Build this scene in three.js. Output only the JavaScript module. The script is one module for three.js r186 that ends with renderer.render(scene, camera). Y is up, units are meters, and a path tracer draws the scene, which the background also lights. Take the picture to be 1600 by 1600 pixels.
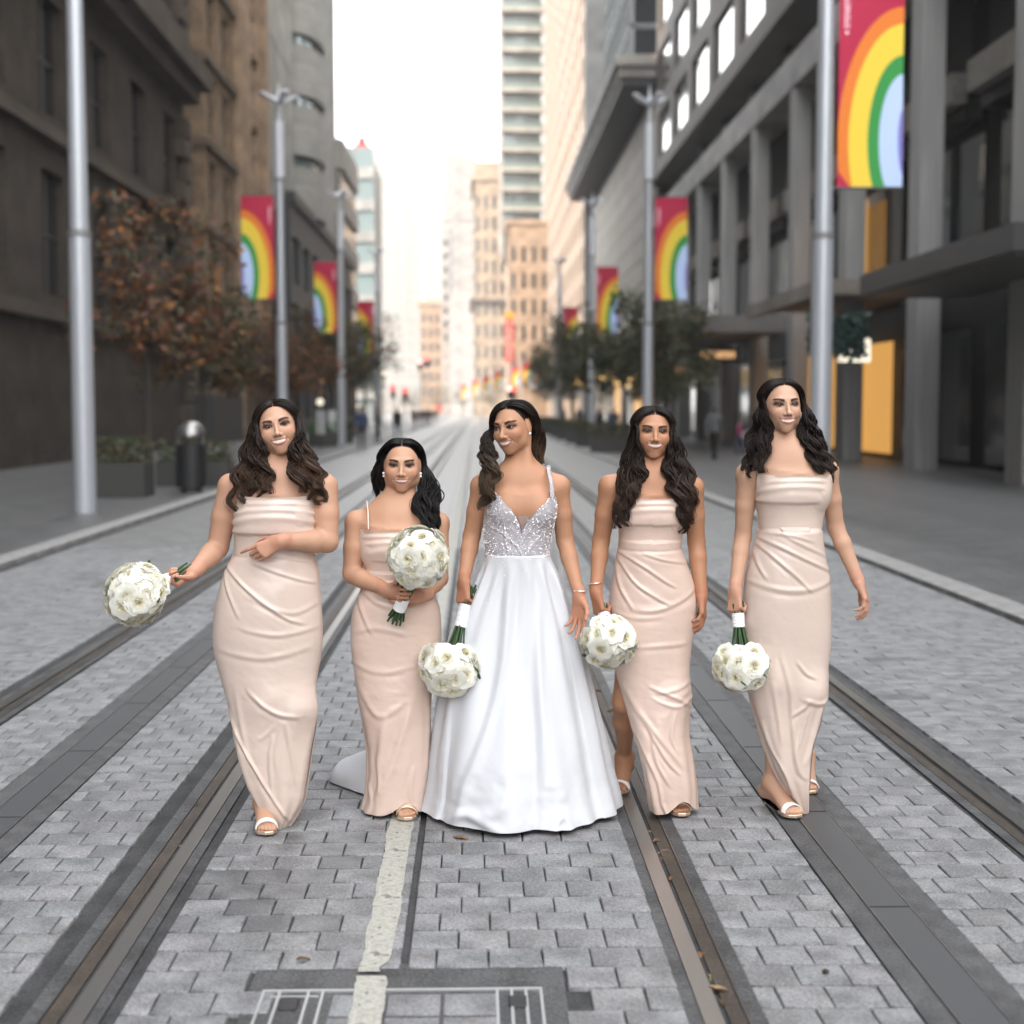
import * as THREE from 'three';
import { mergeGeometries, mergeVertices } from 'three/addons/utils/BufferGeometryUtils.js';
import { RoundedBoxGeometry } from 'three/addons/geometries/RoundedBoxGeometry.js';
import { FontLoader } from 'three/addons/loaders/FontLoader.js';
import { TextGeometry } from 'three/addons/geometries/TextGeometry.js';

// ------------------------------------------------------------------ camera, sky, sun, exposure
const scene = new THREE.Scene();
const EYE = 1.618, F = 2222;                       // eye height in metres, focal length in pixels of a 1600 px frame
const camera = new THREE.PerspectiveCamera(2 * Math.atan(800 / F) * 180 / Math.PI, 1, 0.1, 4000);
const PITCH = Math.atan(160 / F), YAW = Math.atan(55 / F * Math.cos(PITCH));
camera.position.set(0, EYE, 0);
camera.lookAt(Math.sin(YAW) * Math.cos(PITCH), EYE - Math.sin(PITCH), -Math.cos(YAW) * Math.cos(PITCH));
camera.updateMatrixWorld(true);
camera.focus = 5.5; camera.userData.fStop = 1.75;

const SUN = new THREE.Vector3(-0.72, 0.5, 0.42).normalize();
{ // bright milky sky, whiter towards the sun and the horizon
  const w = 256, h = 128, data = new Float32Array(w * h * 4);
  for (let r = 0; r < h; r++) for (let c = 0; c < w; c++) {
    const el = ((r + 0.5) / h - 0.5) * Math.PI, az = ((c + 0.5) / w - 0.5) * 2 * Math.PI;
    const x = Math.cos(az) * Math.cos(el), y = Math.sin(el), z = Math.sin(az) * Math.cos(el);
    const s = Math.max(0, x * SUN.x + y * SUN.y + z * SUN.z), up = Math.max(0, y);
    const b = 0.98 + 0.5 * Math.pow(s, 4) - 0.12 * up, o = (r * w + c) * 4;
    const g = y < 0 ? 0.35 : 1;
    data[o] = b * g * (1.0 - 0.05 * up); data[o + 1] = b * g * (1.0 - 0.015 * up); data[o + 2] = b * g * (1.0 + 0.04 * up); data[o + 3] = 1;
  }
  const t = new THREE.DataTexture(data, w, h, THREE.RGBAFormat, THREE.FloatType);
  t.mapping = THREE.EquirectangularReflectionMapping; t.magFilter = THREE.LinearFilter; t.minFilter = THREE.LinearFilter; t.needsUpdate = true;
  scene.background = t; scene.environment = t;
}
const sun = new THREE.DirectionalLight(0xffdcb4, 2.0);
sun.position.copy(SUN).multiplyScalar(300).add(new THREE.Vector3(0, 0, -150));
sun.target.position.set(0, 0, -150);
sun.castShadow = true; sun.shadow.mapSize.set(4096, 4096);
Object.assign(sun.shadow.camera, { left: -320, right: 320, top: 320, bottom: -320, near: 1, far: 1200 });
scene.add(sun, sun.target);
const renderer = new THREE.WebGLRenderer({ antialias: true });
renderer.setSize(1024, 1024);
renderer.toneMapping = THREE.LinearToneMapping;
renderer.toneMappingExposure = 5.0;
renderer.shadowMap.enabled = true;
scene.fog = new THREE.FogExp2(0xffffff, 0.0005);

// ------------------------------------------------------------------ helpers
const V = (x, y, z) => new THREE.Vector3(x, y, z);
let seed = 7;
const rnd = () => { seed = (seed * 1664525 + 1013904223) >>> 0; return seed / 4294967296; };
const rr = (a, b) => a + (b - a) * rnd();
const clamp = (x, a = 0, b = 1) => Math.min(b, Math.max(a, x));
const lerp = (a, b, t) => a + (b - a) * t;
const sst = (a, b, x) => { const t = clamp((x - a) / (b - a)); return t * t * (3 - 2 * t); };
const CR = new THREE.Vector3(), CU = new THREE.Vector3(), CB = new THREE.Vector3();
camera.matrixWorld.extractBasis(CR, CU, CB);
// the point of the place seen at a photograph pixel, at distance d down the street (z = -d)
function at(x, y, d) {
  const v = V(0, 0, 0).addScaledVector(CB, -F).addScaledVector(CR, x - 800).addScaledVector(CU, 800 - y);
  return v.multiplyScalar(-d / v.z).add(camera.position);
}
function onGround(x, y, h = 0) {
  const v = V(0, 0, 0).addScaledVector(CB, -F).addScaledVector(CR, x - 800).addScaledVector(CU, 800 - y);
  return v.multiplyScalar((h - EYE) / v.y).add(camera.position);
}
const used = new Map();
function numbered(name) { const n = used.get(name) || 0; used.set(name, n + 1); return n ? name + '_' + String(n).padStart(3, '0') : name; }
function thing(name, label, category, p = [0, 0, 0], group, kind) {
  const o = new THREE.Group(); o.name = numbered(name); o.position.set(...p); scene.add(o);
  if (label) o.userData.label = label;
  if (category) o.userData.category = category;
  if (group) o.userData.group = group;
  if (kind) o.userData.kind = kind;
  return o;
}
function part(parent, name, geo, mat, p) {
  const m = new THREE.Mesh(geo, mat); m.name = name; m.castShadow = m.receiveShadow = true;
  if (p) m.position.set(...p);
  parent.add(m); return m;
}
function struct(name, geo, mat) {
  const m = new THREE.Mesh(geo, mat); m.name = numbered(name); m.userData.kind = 'structure'; m.castShadow = m.receiveShadow = true;
  scene.add(m); return m;
}
function mat(r, g, b, rough = 0.8, o = {}) {
  return new THREE.MeshPhysicalMaterial({ color: new THREE.Color().setRGB(r, g, b), roughness: rough, side: THREE.DoubleSide, ...o });
}
function plain(g) { // keep only what merges well
  const o = g.index ? g.toNonIndexed() : g.clone();
  for (const k of Object.keys(o.attributes)) if (!['position', 'normal', 'uv'].includes(k)) o.deleteAttribute(k);
  if (!o.attributes.uv) o.setAttribute('uv', new THREE.Float32BufferAttribute(new Float32Array(o.attributes.position.count * 2), 2));
  return o;
}
const merge = (list) => mergeGeometries(list.map(plain));
// a box from min to max corner, uv in metres
function box(x0, y0, z0, x1, y1, z1) {
  const g = new THREE.BoxGeometry(x1 - x0, y1 - y0, z1 - z0); g.translate((x0 + x1) / 2, (y0 + y1) / 2, (z0 + z1) / 2);
  const p = g.attributes.position, n = g.attributes.normal, uv = g.attributes.uv;
  for (let i = 0; i < p.count; i++) {
    const ax = Math.abs(n.getX(i)), ay = Math.abs(n.getY(i));
    if (ax > 0.5) uv.setXY(i, p.getZ(i), p.getY(i)); else if (ay > 0.5) uv.setXY(i, p.getX(i), p.getZ(i)); else uv.setXY(i, p.getX(i), p.getY(i));
  }
  return g;
}
function cyl(a, b, r0, r1, n = 10) {
  const d = b.clone().sub(a), g = new THREE.CylinderGeometry(r1, r0, d.length(), n, 1);
  g.applyQuaternion(new THREE.Quaternion().setFromUnitVectors(V(0, 1, 0), d.normalize()));
  const c = a.clone().add(b).multiplyScalar(0.5); g.translate(c.x, c.y, c.z); return g;
}
// ---- value noise
function hash3(i, j, k) { let h = (i * 374761393 + j * 668265263 + k * 2147483647 + 1013) | 0; h = Math.imul(h ^ (h >>> 13), 1274126177); return ((h ^ (h >>> 16)) >>> 0) / 4294967296; }
function noise(x, y, z = 0) {
  const i = Math.floor(x), j = Math.floor(y), k = Math.floor(z), s = (t) => t * t * (3 - 2 * t), u = s(x - i), v = s(y - j), w = s(z - k);
  const L = (c) => lerp(lerp(hash3(i, j, c), hash3(i + 1, j, c), u), lerp(hash3(i, j + 1, c), hash3(i + 1, j + 1, c), u), v);
  return lerp(L(k), L(k + 1), w);
}
const fbm = (x, y, z = 0) => 0.5 * noise(x, y, z) + 0.28 * noise(x * 2.1, y * 2.1, z + 5) + 0.14 * noise(x * 4.3, y * 4.3, z + 9) + 0.08 * noise(x * 8.7, y * 8.7, z + 3);
// tiling texture: f(u, v) with u, v in 0..1 gives [r, g, b] in 0..1 (sRGB) or one number
function tex(n, f, srgb = true, metres = 1) {
  const d = new Uint8Array(n * n * 4);
  for (let y = 0; y < n; y++) for (let x = 0; x < n; x++) {
    const c = f(x / n, y / n), o = (y * n + x) * 4, q = Array.isArray(c) ? c : [c, c, c];
    for (let k = 0; k < 3; k++) d[o + k] = clamp(q[k]) * 255;
    d[o + 3] = 255;
  }
  const t = new THREE.DataTexture(d, n, n, THREE.RGBAFormat); t.wrapS = t.wrapT = THREE.RepeatWrapping; t.magFilter = THREE.LinearFilter; t.minFilter = THREE.LinearMipmapLinearFilter; t.generateMipmaps = true;
  if (srgb) t.colorSpace = THREE.SRGBColorSpace;
  t.repeat.set(1 / metres, 1 / metres); t.needsUpdate = true; return t;
}
// noise that tiles over 0..1 with p periods
function tnoise(u, v, p, s = 0) {
  const x = u * p, y = v * p, i = Math.floor(x), j = Math.floor(y), f = (t) => t * t * (3 - 2 * t), a = f(x - i), b = f(y - j), m = (q) => ((q % p) + p) % p;
  return lerp(lerp(hash3(m(i), m(j), s), hash3(m(i + 1), m(j), s), a), lerp(hash3(m(i), m(j + 1), s), hash3(m(i + 1), m(j + 1), s), a), b);
}
function canvasTex(w, h, draw) {
  const c = document.createElement('canvas'); c.width = w; c.height = h; draw(c.getContext('2d'), w, h);
  const t = new THREE.CanvasTexture(c); t.colorSpace = THREE.SRGBColorSpace; return t;
}
// ------------------------------------------------------------------ the street: ground, paving, tram rails (everything runs down -z)
const granite = tex(512, (u, v) => { const n = tnoise(u, v, 128, 1) * 0.5 + tnoise(u, v, 256, 2) * 0.5, b = tnoise(u, v, 9, 3), s = n > 0.62 ? 0.2 : n < 0.36 ? -0.24 : 0; const c = 0.76 + s * 0.5 + (b - 0.5) * 0.22; return [c, c * 1.0, c * 1.005]; }, true, 0.7);
const graniteBump = tex(256, (u, v) => tnoise(u, v, 128, 5) * 0.6 + tnoise(u, v, 64, 6) * 0.4, false, 0.35);
const asphaltTex = tex(256, (u, v) => { const c = 0.78 + 0.5 * (tnoise(u, v, 128, 7) - 0.5) + 0.3 * (tnoise(u, v, 8, 8) - 0.5); return [c, c, c]; }, true, 0.6);
const stonesMat = [0.34, 0.33, 0.345, 0.325, 0.335, 0.34].map((c, i) => mat(c * (1 + 0.02 * ((i % 3) - 1)), c, c * (1.015 - 0.015 * (i % 2)), 0.62 + 0.04 * (i % 3), { map: granite, bumpMap: graniteBump, bumpScale: 0.0012 }));
const stainedMat = mat(0.235, 0.237, 0.24, 0.5, { map: granite, bumpMap: graniteBump, bumpScale: 0.001 });
const asphalt = mat(0.095, 0.096, 0.098, 0.6, { map: asphaltTex, bumpMap: asphaltTex, bumpScale: 0.002 });
const grit = mat(0.13, 0.13, 0.13, 0.7, { map: granite, bumpMap: graniteBump, bumpScale: 0.003 });
const mortar = mat(0.06, 0.06, 0.061, 0.85, { map: asphaltTex });
const steel = mat(0.30, 0.29, 0.275, 0.32, { metalness: 0.85, bumpMap: asphaltTex, bumpScale: 0.0006 });
const darkSteel = mat(0.10, 0.095, 0.09, 0.4, { metalness: 0.7 });
const rust = mat(0.085, 0.062, 0.045, 0.6, { map: asphaltTex });
const flat = (x0, x1, z0, z1, y) => { const g = new THREE.PlaneGeometry(x1 - x0, z1 - z0); g.rotateX(-Math.PI / 2); g.translate((x0 + x1) / 2, y, (z0 + z1) / 2); const p = g.attributes.position, uv = g.attributes.uv; for (let i = 0; i < p.count; i++) uv.setXY(i, p.getX(i), -p.getZ(i)); return g; };

struct('ground', flat(-400, 400, -1600, 60, -0.045), asphalt);
struct('road', flat(-4.9, 4.15, -420, 14, -0.014), mortar);
// a sett: top 1 x 1 in plan with worn, rounded edges, scaled to size; its uv carry metres
function settGeometry(w, l, k) {
  const b = 0.005, hw = w / 2 - 0.0022, hl = l / 2 - 0.0038, P = [], I = [], U = [], j = () => (hash3(k, P.length, 3) - 0.5) * 0.0026, u0 = hash3(k, 1, 1) * 5, v0 = hash3(k, 2, 1) * 5;
  const ring = (x, z, y) => [[-x, -z], [0, -z], [x, -z], [x, 0], [x, z], [0, z], [-x, z], [-x, 0]].forEach(([a, c]) => { const q = a + j(), r = c + j(); P.push(q, y + j() * 0.2, r); U.push(u0 + q, v0 + r); });
  ring(hw, hl, -0.02); ring(hw, hl, -b * 0.7); ring(hw - b, hl - b, 0); P.push(0, 0.0006, 0); U.push(u0, v0);
  for (let r = 0; r < 2; r++) for (let i = 0; i < 8; i++) { const a = r * 8 + i, c = r * 8 + (i + 1) % 8; I.push(a, a + 8, c, c, a + 8, c + 8); }
  for (let i = 0; i < 8; i++) I.push(16 + i, 24, 16 + (i + 1) % 8);
  const g = new THREE.BufferGeometry(); g.setAttribute('position', new THREE.Float32BufferAttribute(P, 3)); g.setAttribute('uv', new THREE.Float32BufferAttribute(U, 2)); g.setIndex(I); g.computeVertexNormals(); return g;
}
const paving = thing('paving', null, null, [0, 0, 0], null, 'structure');
{
  seed = 21; const ROW = 0.151, zones = [[-0.965, -0.225, 0.158], [-0.205, 0.563, 0.152], [0.766, 1.185, 0.147], [1.50, 1.965, 0.152], [2.25, 4.1, 0.3], [-1.71, -1.285, 0.147], [-2.45, -2.03, 0.147], [-4.75, -2.75, 0.3]];
  const all = [], cover = (x, z) => z > -3.99 && x > -0.64 && x < 0.25;
  zones.forEach(([a, b, w], zi) => {
    for (let r = 0; r < 90; r++) {
      const z = -3.05 - r * ROW; let x = a, off = (r % 2 ? 0.5 : 0.98) + rr(-0.08, 0.08), first = true;
      while (x < b - 0.02) { let l = first ? w * clamp(off, 0.25, 1) : w * rr(0.94, 1.06); if (x + l > b - 0.04) l = b - x; first = false; const c = x + l / 2; if (!cover(c, z)) all.push([c, z, l, zi, r]); x += l; }
    }
  });
  all.sort((p, q) => q[1] - p[1]);
  const inView = (x, z) => { const d = -z; return d > 3.72 && Math.abs((x - d * 55 / F) / d) < 0.37; };
  const stain = (x, z) => fbm(x * 2.3 + 7, z * 2.3, 1) > 0.72 || (x < -0.45 && x > -0.95 && z < -4.4 && z > -5.4 && fbm(x * 5, z * 5, 4) > 0.5);
  const cache = new Map(), geo = (l, k) => { const key = Math.round(l * 500) + '_' + k; if (!cache.has(key)) cache.set(key, settGeometry(Math.round(l * 500) / 500, ROW, cache.size + 1)); return cache.get(key); };
  const rest = []; let n = 0;
  for (const [x, z, l, zi, r] of all) {
    const k = Math.floor(rnd() * 3), v = Math.floor(rnd() * stonesMat.length), dy = rr(-0.0016, 0.0016), tilt = rr(-0.006, 0.006);
    if (n < 300 && inView(x, z)) { const m = part(paving, n ? 'paver_' + String(n).padStart(3, '0') : 'paver', geo(l, k), stain(x, z) ? stainedMat : stonesMat[v], [x, dy, z]); m.rotation.z = tilt; m.rotation.x = rr(-0.005, 0.005); n++; }
    else if (-z > 3.3 && Math.abs(x) < 0.5 * -z + 1) { const g = geo(l, k).clone(); g.translate(x, dy, z); const c = stain(x, z) ? 0.24 : [0.34, 0.33, 0.345, 0.325, 0.335, 0.34][v], q = g.attributes.position.count; g.setAttribute('color', new THREE.Float32BufferAttribute(new Float32Array(q * 3).fill(c), 3)); rest.push(g); }
  }
  const restMesh = part(paving, 'pavers', mergeGeometries(rest), mat(1, 1, 1, 0.65, { vertexColors: true, map: granite, bumpMap: graniteBump, bumpScale: 0.0012 })); restMesh.userData.kind = 'stuff';
  // farther on the setts can no longer be told apart: sheets with a fine joint relief
  const far = tex(512, (u, v) => { const rows = 8, r = Math.floor(v * rows), uu = u * 4 + (r % 2) * 0.5, fx = Math.abs((uu % 1) - 0.5) > 0.475, fy = Math.abs((v * rows) % 1 - 0.5) > 0.46, h = hash3(Math.floor(uu) % 4, r, 2); const c = (fx || fy) ? 0.42 : 0.72 + 0.2 * (h - 0.5) + 0.2 * (tnoise(u, v, 128, 3) - 0.5); return [c, c, c]; }, true, 1.2);
  const farMat = mat(0.40, 0.40, 0.395, 0.45, { map: far }); const zEnd = -3.05 - 90 * ROW + ROW / 2;
  struct('far_paving', merge(zones.map(([a, b]) => flat(a, b, -420, zEnd, -0.001))), farMat);
  const slab = tex(512, (u, v) => { const fx = Math.abs((u * 2 + (Math.floor(v * 2) % 2) * 0.5) % 1 - 0.5) > 0.488, fy = Math.abs((v * 2) % 1 - 0.5) > 0.488; const c = (fx || fy) ? 0.5 : 0.75 + 0.14 * (tnoise(u, v, 64, 4) - 0.5) + 0.16 * (tnoise(u, v, 5, 6) - 0.5); return [c, c, c]; }, true, 1.6);
  const walkMat = mat(0.17, 0.17, 0.17, 0.5, { map: slab });
  const kerb = mat(0.45, 0.44, 0.42, 0.6, { map: granite });
  struct('pavement', flat(4.45, 40, -420, 20, 0.03), walkMat); struct('pavement', flat(-40, -5.2, -420, 20, 0.03), walkMat);
  struct('kerb', box(4.15, -0.05, -420, 4.45, 0.034, 20), kerb); struct('kerb', box(-5.2, -0.05, -420, -4.9, 0.034, 20), kerb);
}
// painted centre line, worn edges
{
  const P = [], U = [], I = []; let q = 0;
  const strip = (z0, z1, step, ww) => { const n = Math.round((z0 - z1) / step), base = P.length / 3; for (let i = 0; i <= n; i++) { const z = lerp(z0, z1, i / n), e = (s) => 0.006 * (fbm(z * 9, s, 2) - 0.5) * 2 * ww + (fbm(z * 55, s, 8) - 0.5) * 0.006 * ww; const bite = Math.exp(-(((z + 4.02) / 0.05) ** 2)) * 0.03 * ww; P.push(-0.343 + e(1), 0.0035, z, -0.252 + e(9) - bite, 0.0035, z); U.push(0, z, 0.1, z); if (i) { const a = base + (i - 1) * 2; I.push(a, a + 1, a + 2, a + 1, a + 3, a + 2); } } };
  strip(-4.0, -16.6, 0.012, 1); strip(-16.6, -60, 1, 0); strip(-3.1, -3.97, 0.012, 1);
  const g = new THREE.BufferGeometry(); g.setAttribute('position', new THREE.Float32BufferAttribute(P, 3)); g.setAttribute('uv', new THREE.Float32BufferAttribute(U, 2)); g.setIndex(I); g.computeVertexNormals();
  const t = tex(256, (u, v) => { const c = 0.86 + 0.16 * (tnoise(u, v, 64, 3) - 0.5) - (tnoise(u, v, 24, 5) > 0.86 ? 0.25 : 0); return [c, c * 0.99, c * 0.95]; }, true, 0.5);
  struct('centre_line', g, mat(0.5, 0.5, 0.48, 0.7, { map: t }));
}
// grooved tram rails: edge strips, running head, groove, guard
function rail(x, s, label) { // s: side on which the guard lies
  const t = thing('tram_rail', label, 'rail', [x, 0, 0]), X = (a, b) => [Math.min(s * a, s * b), Math.max(s * a, s * b)], Z0 = -420, Z1 = 10;
  const bar = (name, a, b, y0, y1, m) => { const [p, q] = X(a, b); part(t, name, box(p, y0, Z0, q, y1, Z1), m); };
  bar('edge_strip', -0.1, -0.062, -0.03, -0.0025, asphalt); bar('rail_head', -0.06, -0.006, -0.04, 0.001, steel); bar('groove', -0.0055, 0.012, -0.04, -0.034, rust);
  bar('guard', 0.0125, 0.058, -0.04, -0.007, rust); bar('guard_lip', 0.0585, 0.064, -0.04, -0.001, darkSteel); bar('edge_strip', 0.065, 0.11, -0.03, -0.0025, asphalt);
  return t;
}
rail(0.66, 1, 'grooved steel tram rail running beside the bride, leaves in its groove');
rail(-1.105, -1, 'grooved steel tram rail under the leftmost woman');
rail(2.1, -1, 'grooved tram rail at the far right of the setts');
rail(-2.58, 1, 'grooved tram rail at the far left of the setts');
function powerStrip(x, label) {
  const t = thing('power_strip', label, 'rail', [x, 0, 0]);
  part(t, 'edge_strip', box(-0.155, -0.03, -420, -0.075, -0.002, 10), grit); part(t, 'edge_strip', box(0.065, -0.03, -420, 0.155, -0.002, 10), grit);
  part(t, 'cover', box(-0.07, -0.03, -420, 0.06, 0.003, 10), mat(0.075, 0.077, 0.08, 0.42)); part(t, 'contact_bar', box(-0.0745, -0.03, -420, -0.0705, 0.005, 10), steel); part(t, 'contact_bar', box(0.0605, -0.03, -420, 0.0645, 0.005, 10), steel);
  const jg = box(-0.07, 0.0032, 0, 0.06, 0.0045, 0.01); for (let i = 0; i < 24; i++) part(t, 'joint', jg, mortar, [0, 0, -3.4 - i * 1.1]);
}
powerStrip(1.345, 'dark power strip between the rails of the right hand track');
powerStrip(-1.87, 'dark power strip between the rails of the left hand track');
// inspection cover in the bottom of the picture
{
  const t = thing('access_cover', 'steel framed access cover filled with setts, crossed by the white line', 'access cover', [-0.2, 0, -3.62]);
  part(t, 'surround', box(-0.44, -0.03, -0.45, 0.445, -0.003, 0.355), asphalt);
  const bars = [box(-0.4, -0.02, -0.262, 0.38, 0.002, -0.25), box(-0.4, -0.02, -0.222, -0.24, 0.001, -0.215), box(-0.4, -0.02, -0.25, -0.392, 0.0016, 0.3), box(0.372, -0.02, -0.25, 0.38, 0.0016, 0.3)];
  for (const x of [-0.355, -0.275, -0.235, 0.25, 0.29, 0.33]) bars.push(box(x, -0.02, -0.2495, x + 0.008, 0.0014, 0.3));
  part(t, 'frame', merge(bars), mat(0.42, 0.43, 0.43, 0.45, { metalness: 0.5 }));
  for (const x of [-0.315, 0.31]) { const s = new RoundedBoxGeometry(0.05, 0.01, 0.075, 2, 0.004); part(t, 'lifting_socket', s, mat(0.012, 0.012, 0.014, 0.5), [x, -0.002, -0.17]); }
  for (let r = 0; r < 3; r++) for (let k = 0; k < 3; k++) { const m = part(t, 'paver', settGeometry(0.152, 0.15, 40 + r * 3 + k), stonesMat[(r + k * 2) % 6], [-0.13 + k * 0.155, -0.001, -0.16 + r * 0.152]); }
}
// dry leaves
{
  seed = 5; const leafGeo = [0, 1, 2].map((k) => { const P = [], I = [], n = 8, m = 4; for (let j = 0; j <= n; j++) for (let i = 0; i <= m; i++) { const v = j / n, u = i / m * 2 - 1, w = 0.019 * Math.sin(Math.PI * Math.pow(v, 0.8)) * (1 + 0.25 * Math.sin(v * 16 + k)); P.push(u * w, 0.004 + 0.007 * Math.sin(v * 3 + k) + 0.010 * u * u * (k ? 1 : -0.4) + 0.002 * hash3(i, j, k), (v - 0.5) * 0.07); } for (let j = 0; j < n; j++) for (let i = 0; i < m; i++) { const q = j * (m + 1) + i; I.push(q, q + 1, q + m + 1, q + 1, q + m + 2, q + m + 1); } const g = new THREE.BufferGeometry(); g.setAttribute('position', new THREE.Float32BufferAttribute(P, 3)); g.setIndex(I); g.computeVertexNormals(); return g; });
  const lm = [mat(0.16, 0.085, 0.04, 0.7), mat(0.24, 0.15, 0.075, 0.7), mat(0.10, 0.06, 0.03, 0.7), mat(0.13, 0.12, 0.035, 0.7)];
  const spots = [[1025, 1302, -0.02, 1], [1029, 1318, -0.02, 0], [1036, 1335, -0.018, 1], [1041, 1346, -0.02, 2], [1051, 1378, -0.02, 0], [1100, 1498, -0.02, 0], [1115, 1530, -0.02, 3], [1126, 1555, -0.02, 1], [1132, 1572, -0.02, 1], [325, 1248, -0.02, 1], [305, 1262, -0.02, 0], [281, 1300, -0.02, 2], [274, 1325, -0.02, 1], [957, 1115, -0.02, 1], [940, 1083, -0.02, 0]];
  spots.forEach(([x, y, h, k], i) => { const p = onGround(x, y, h), m = new THREE.Mesh(leafGeo[i % 3], lm[k]); m.name = numbered('fallen_leaf'); m.position.copy(p); m.rotation.set(rr(-0.3, 0.3), rr(0, 6), rr(-0.4, 0.4)); m.scale.setScalar(rr(0.7, 1.15)); m.castShadow = m.receiveShadow = true; m.userData = { label: (i < 9 ? ['first', 'second', 'third', 'fourth', 'fifth', 'sixth', 'seventh', 'eighth', 'ninth'][i] + ' dry leaf in the rail groove right of the bride, counted towards the viewer' : i < 13 ? ['first', 'second', 'third', 'fourth'][i - 9] + ' dry leaf in the rail groove at far left, counted towards the viewer' : (i < 14 ? 'nearer' : 'farther') + ' dry leaf in the groove beside the bride\'s skirt'), category: 'leaf', group: 'dry leaves in the rail grooves' }; scene.add(m); });
  [[720, 1310, 'curled brown leaf lying on the setts just before the bride\'s hem', 1], [474, 1502, 'small brown leaf on the setts left of the white line', 2], [1290, 1520, 'small dark leaf on the setts at lower right', 2]].forEach(([x, y, l, k], i) => { const p = onGround(x, y, 0.002), m = new THREE.Mesh(leafGeo[i], lm[k === 1 ? 0 : 2]); m.name = numbered('fallen_leaf'); m.position.copy(p); m.rotation.y = 1 + i; m.scale.setScalar(i ? 0.6 : 0.95); m.userData = { label: l, category: 'leaf' }; scene.add(m); });
}
// ------------------------------------------------------------------ buildings
const stoneTex = tex(256, (u, v) => { const c = 0.8 + 0.25 * (tnoise(u, v, 6, 1) - 0.5) + 0.2 * (tnoise(u, v, 48, 2) - 0.5) - (Math.abs((v * 4) % 1 - 0.5) > 0.485 ? 0.12 : 0); return [c, c, c]; }, true, 4);
const concTex = tex(256, (u, v) => { const c = 0.82 + 0.2 * (tnoise(u, v, 5, 3) - 0.5) + 0.12 * (tnoise(u, v, 64, 4) - 0.5); return [c, c, c]; }, true, 6);
const facade = (r, g, b, rough = 0.8, t = concTex) => mat(r, g, b, rough, { map: t });
const glassDark = mat(0.02, 0.024, 0.027, 0.06, { specularIntensity: 1, ior: 1.7 });
const glassPale = mat(0.16, 0.2, 0.2, 0.08, { specularIntensity: 1, ior: 1.8, metalness: 0.3 });
const glassMirror = mat(0.55, 0.58, 0.58, 0.06, { metalness: 0.9 });
const frameMat = mat(0.05, 0.045, 0.04, 0.5);
const voidMat = mat(0.012, 0.012, 0.013, 0.8);
const warmGlow = mat(0.05, 0.03, 0.015, 0.5, { emissive: new THREE.Color(1.0, 0.55, 0.18), emissiveIntensity: 0.18 });
const amberGlow = mat(0.05, 0.03, 0.015, 0.5, { emissive: new THREE.Color(1.0, 0.5, 0.12), emissiveIntensity: 0.14 });
// boxes given along a wall: u along it, y up, n outwards
function frameOf(O, U, N) { return new THREE.Matrix4().makeBasis(U, V(0, 1, 0), N).setPosition(O); }
function wallBox(M, u0, y0, n0, u1, y1, n1) { const g = box(u0, y0, n0, u1, y1, n1); g.applyMatrix4(M); return g; }
// a wall with real openings: floors [[sill, head], ...], bays with the opening from a to b of each bay, panes set back
function gridWall(t, { O, U, N, W, H, y0 = 0, bays, a = 0.2, b = 0.8, floors, thick = 0.5, wall, glass = glassDark, sill = 0, name = 'wall', back = true, mullion, shared }) {
  const M = frameOf(V(...O), V(...U), V(...N)), gs = [], bw = W / bays; let y = y0;
  for (const [s, h] of floors) {
    if (s - y > 0.01) gs.push(wallBox(M, 0, y, -thick, W, s, 0));
    for (let k = 0; k <= bays; k++) { const u0 = k ? (k - 1 + b) * bw : 0, u1 = k < bays ? (k + a) * bw : W; if (u1 - u0 > 0.01) gs.push(wallBox(M, u0, s, -thick, u1, h, -0.002)); }
    if (sill) gs.push(wallBox(M, 0, s - 0.22, 0.002, W, s - 0.02, sill));
    y = h;
  }
  if (H - y > 0.01) gs.push(wallBox(M, 0, y, -thick, W, H, 0));
  part(t, name, merge(gs), wall);
  const pane = box(0, 0, -0.03, (b - a) * bw, 1, 0.03), bar = mullion ? merge([box((b - a) * bw / 2 - 0.05, 0, 0.035, (b - a) * bw / 2 + 0.05, 1, 0.1), box(0, 0.48, 0.035, (b - a) * bw, 0.5, 0.09)]) : null;
  for (const [s, h] of floors) for (let k = 0; k < bays; k++) {
    const m = part(t, 'window', pane, typeof glass === 'function' ? glass(k, s) : glass); m.matrixAutoUpdate = true;
    m.position.set((k + a) * bw, s, -thick * 0.75).applyMatrix4(M); m.quaternion.setFromRotationMatrix(M); m.scale.y = h - s;
    if (bar) part(m, 'mullion', bar, mullion);
  }
  if (back) part(t, 'interior', wallBox(M, 0, y0, -thick - 0.6, W, H, -thick - 0.3), voidMat);
}
const floorsOf = (y, n, pitch, h) => Array.from({ length: n }, (_, i) => [y + i * pitch, y + i * pitch + h]);
const LEFT = { U: [0, 0, -1], N: [1, 0, 0] }, RIGHT = { U: [0, 0, 1], N: [-1, 0, 0] }, FRONT = { U: [1, 0, 0], N: [0, 0, 1] };

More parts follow.
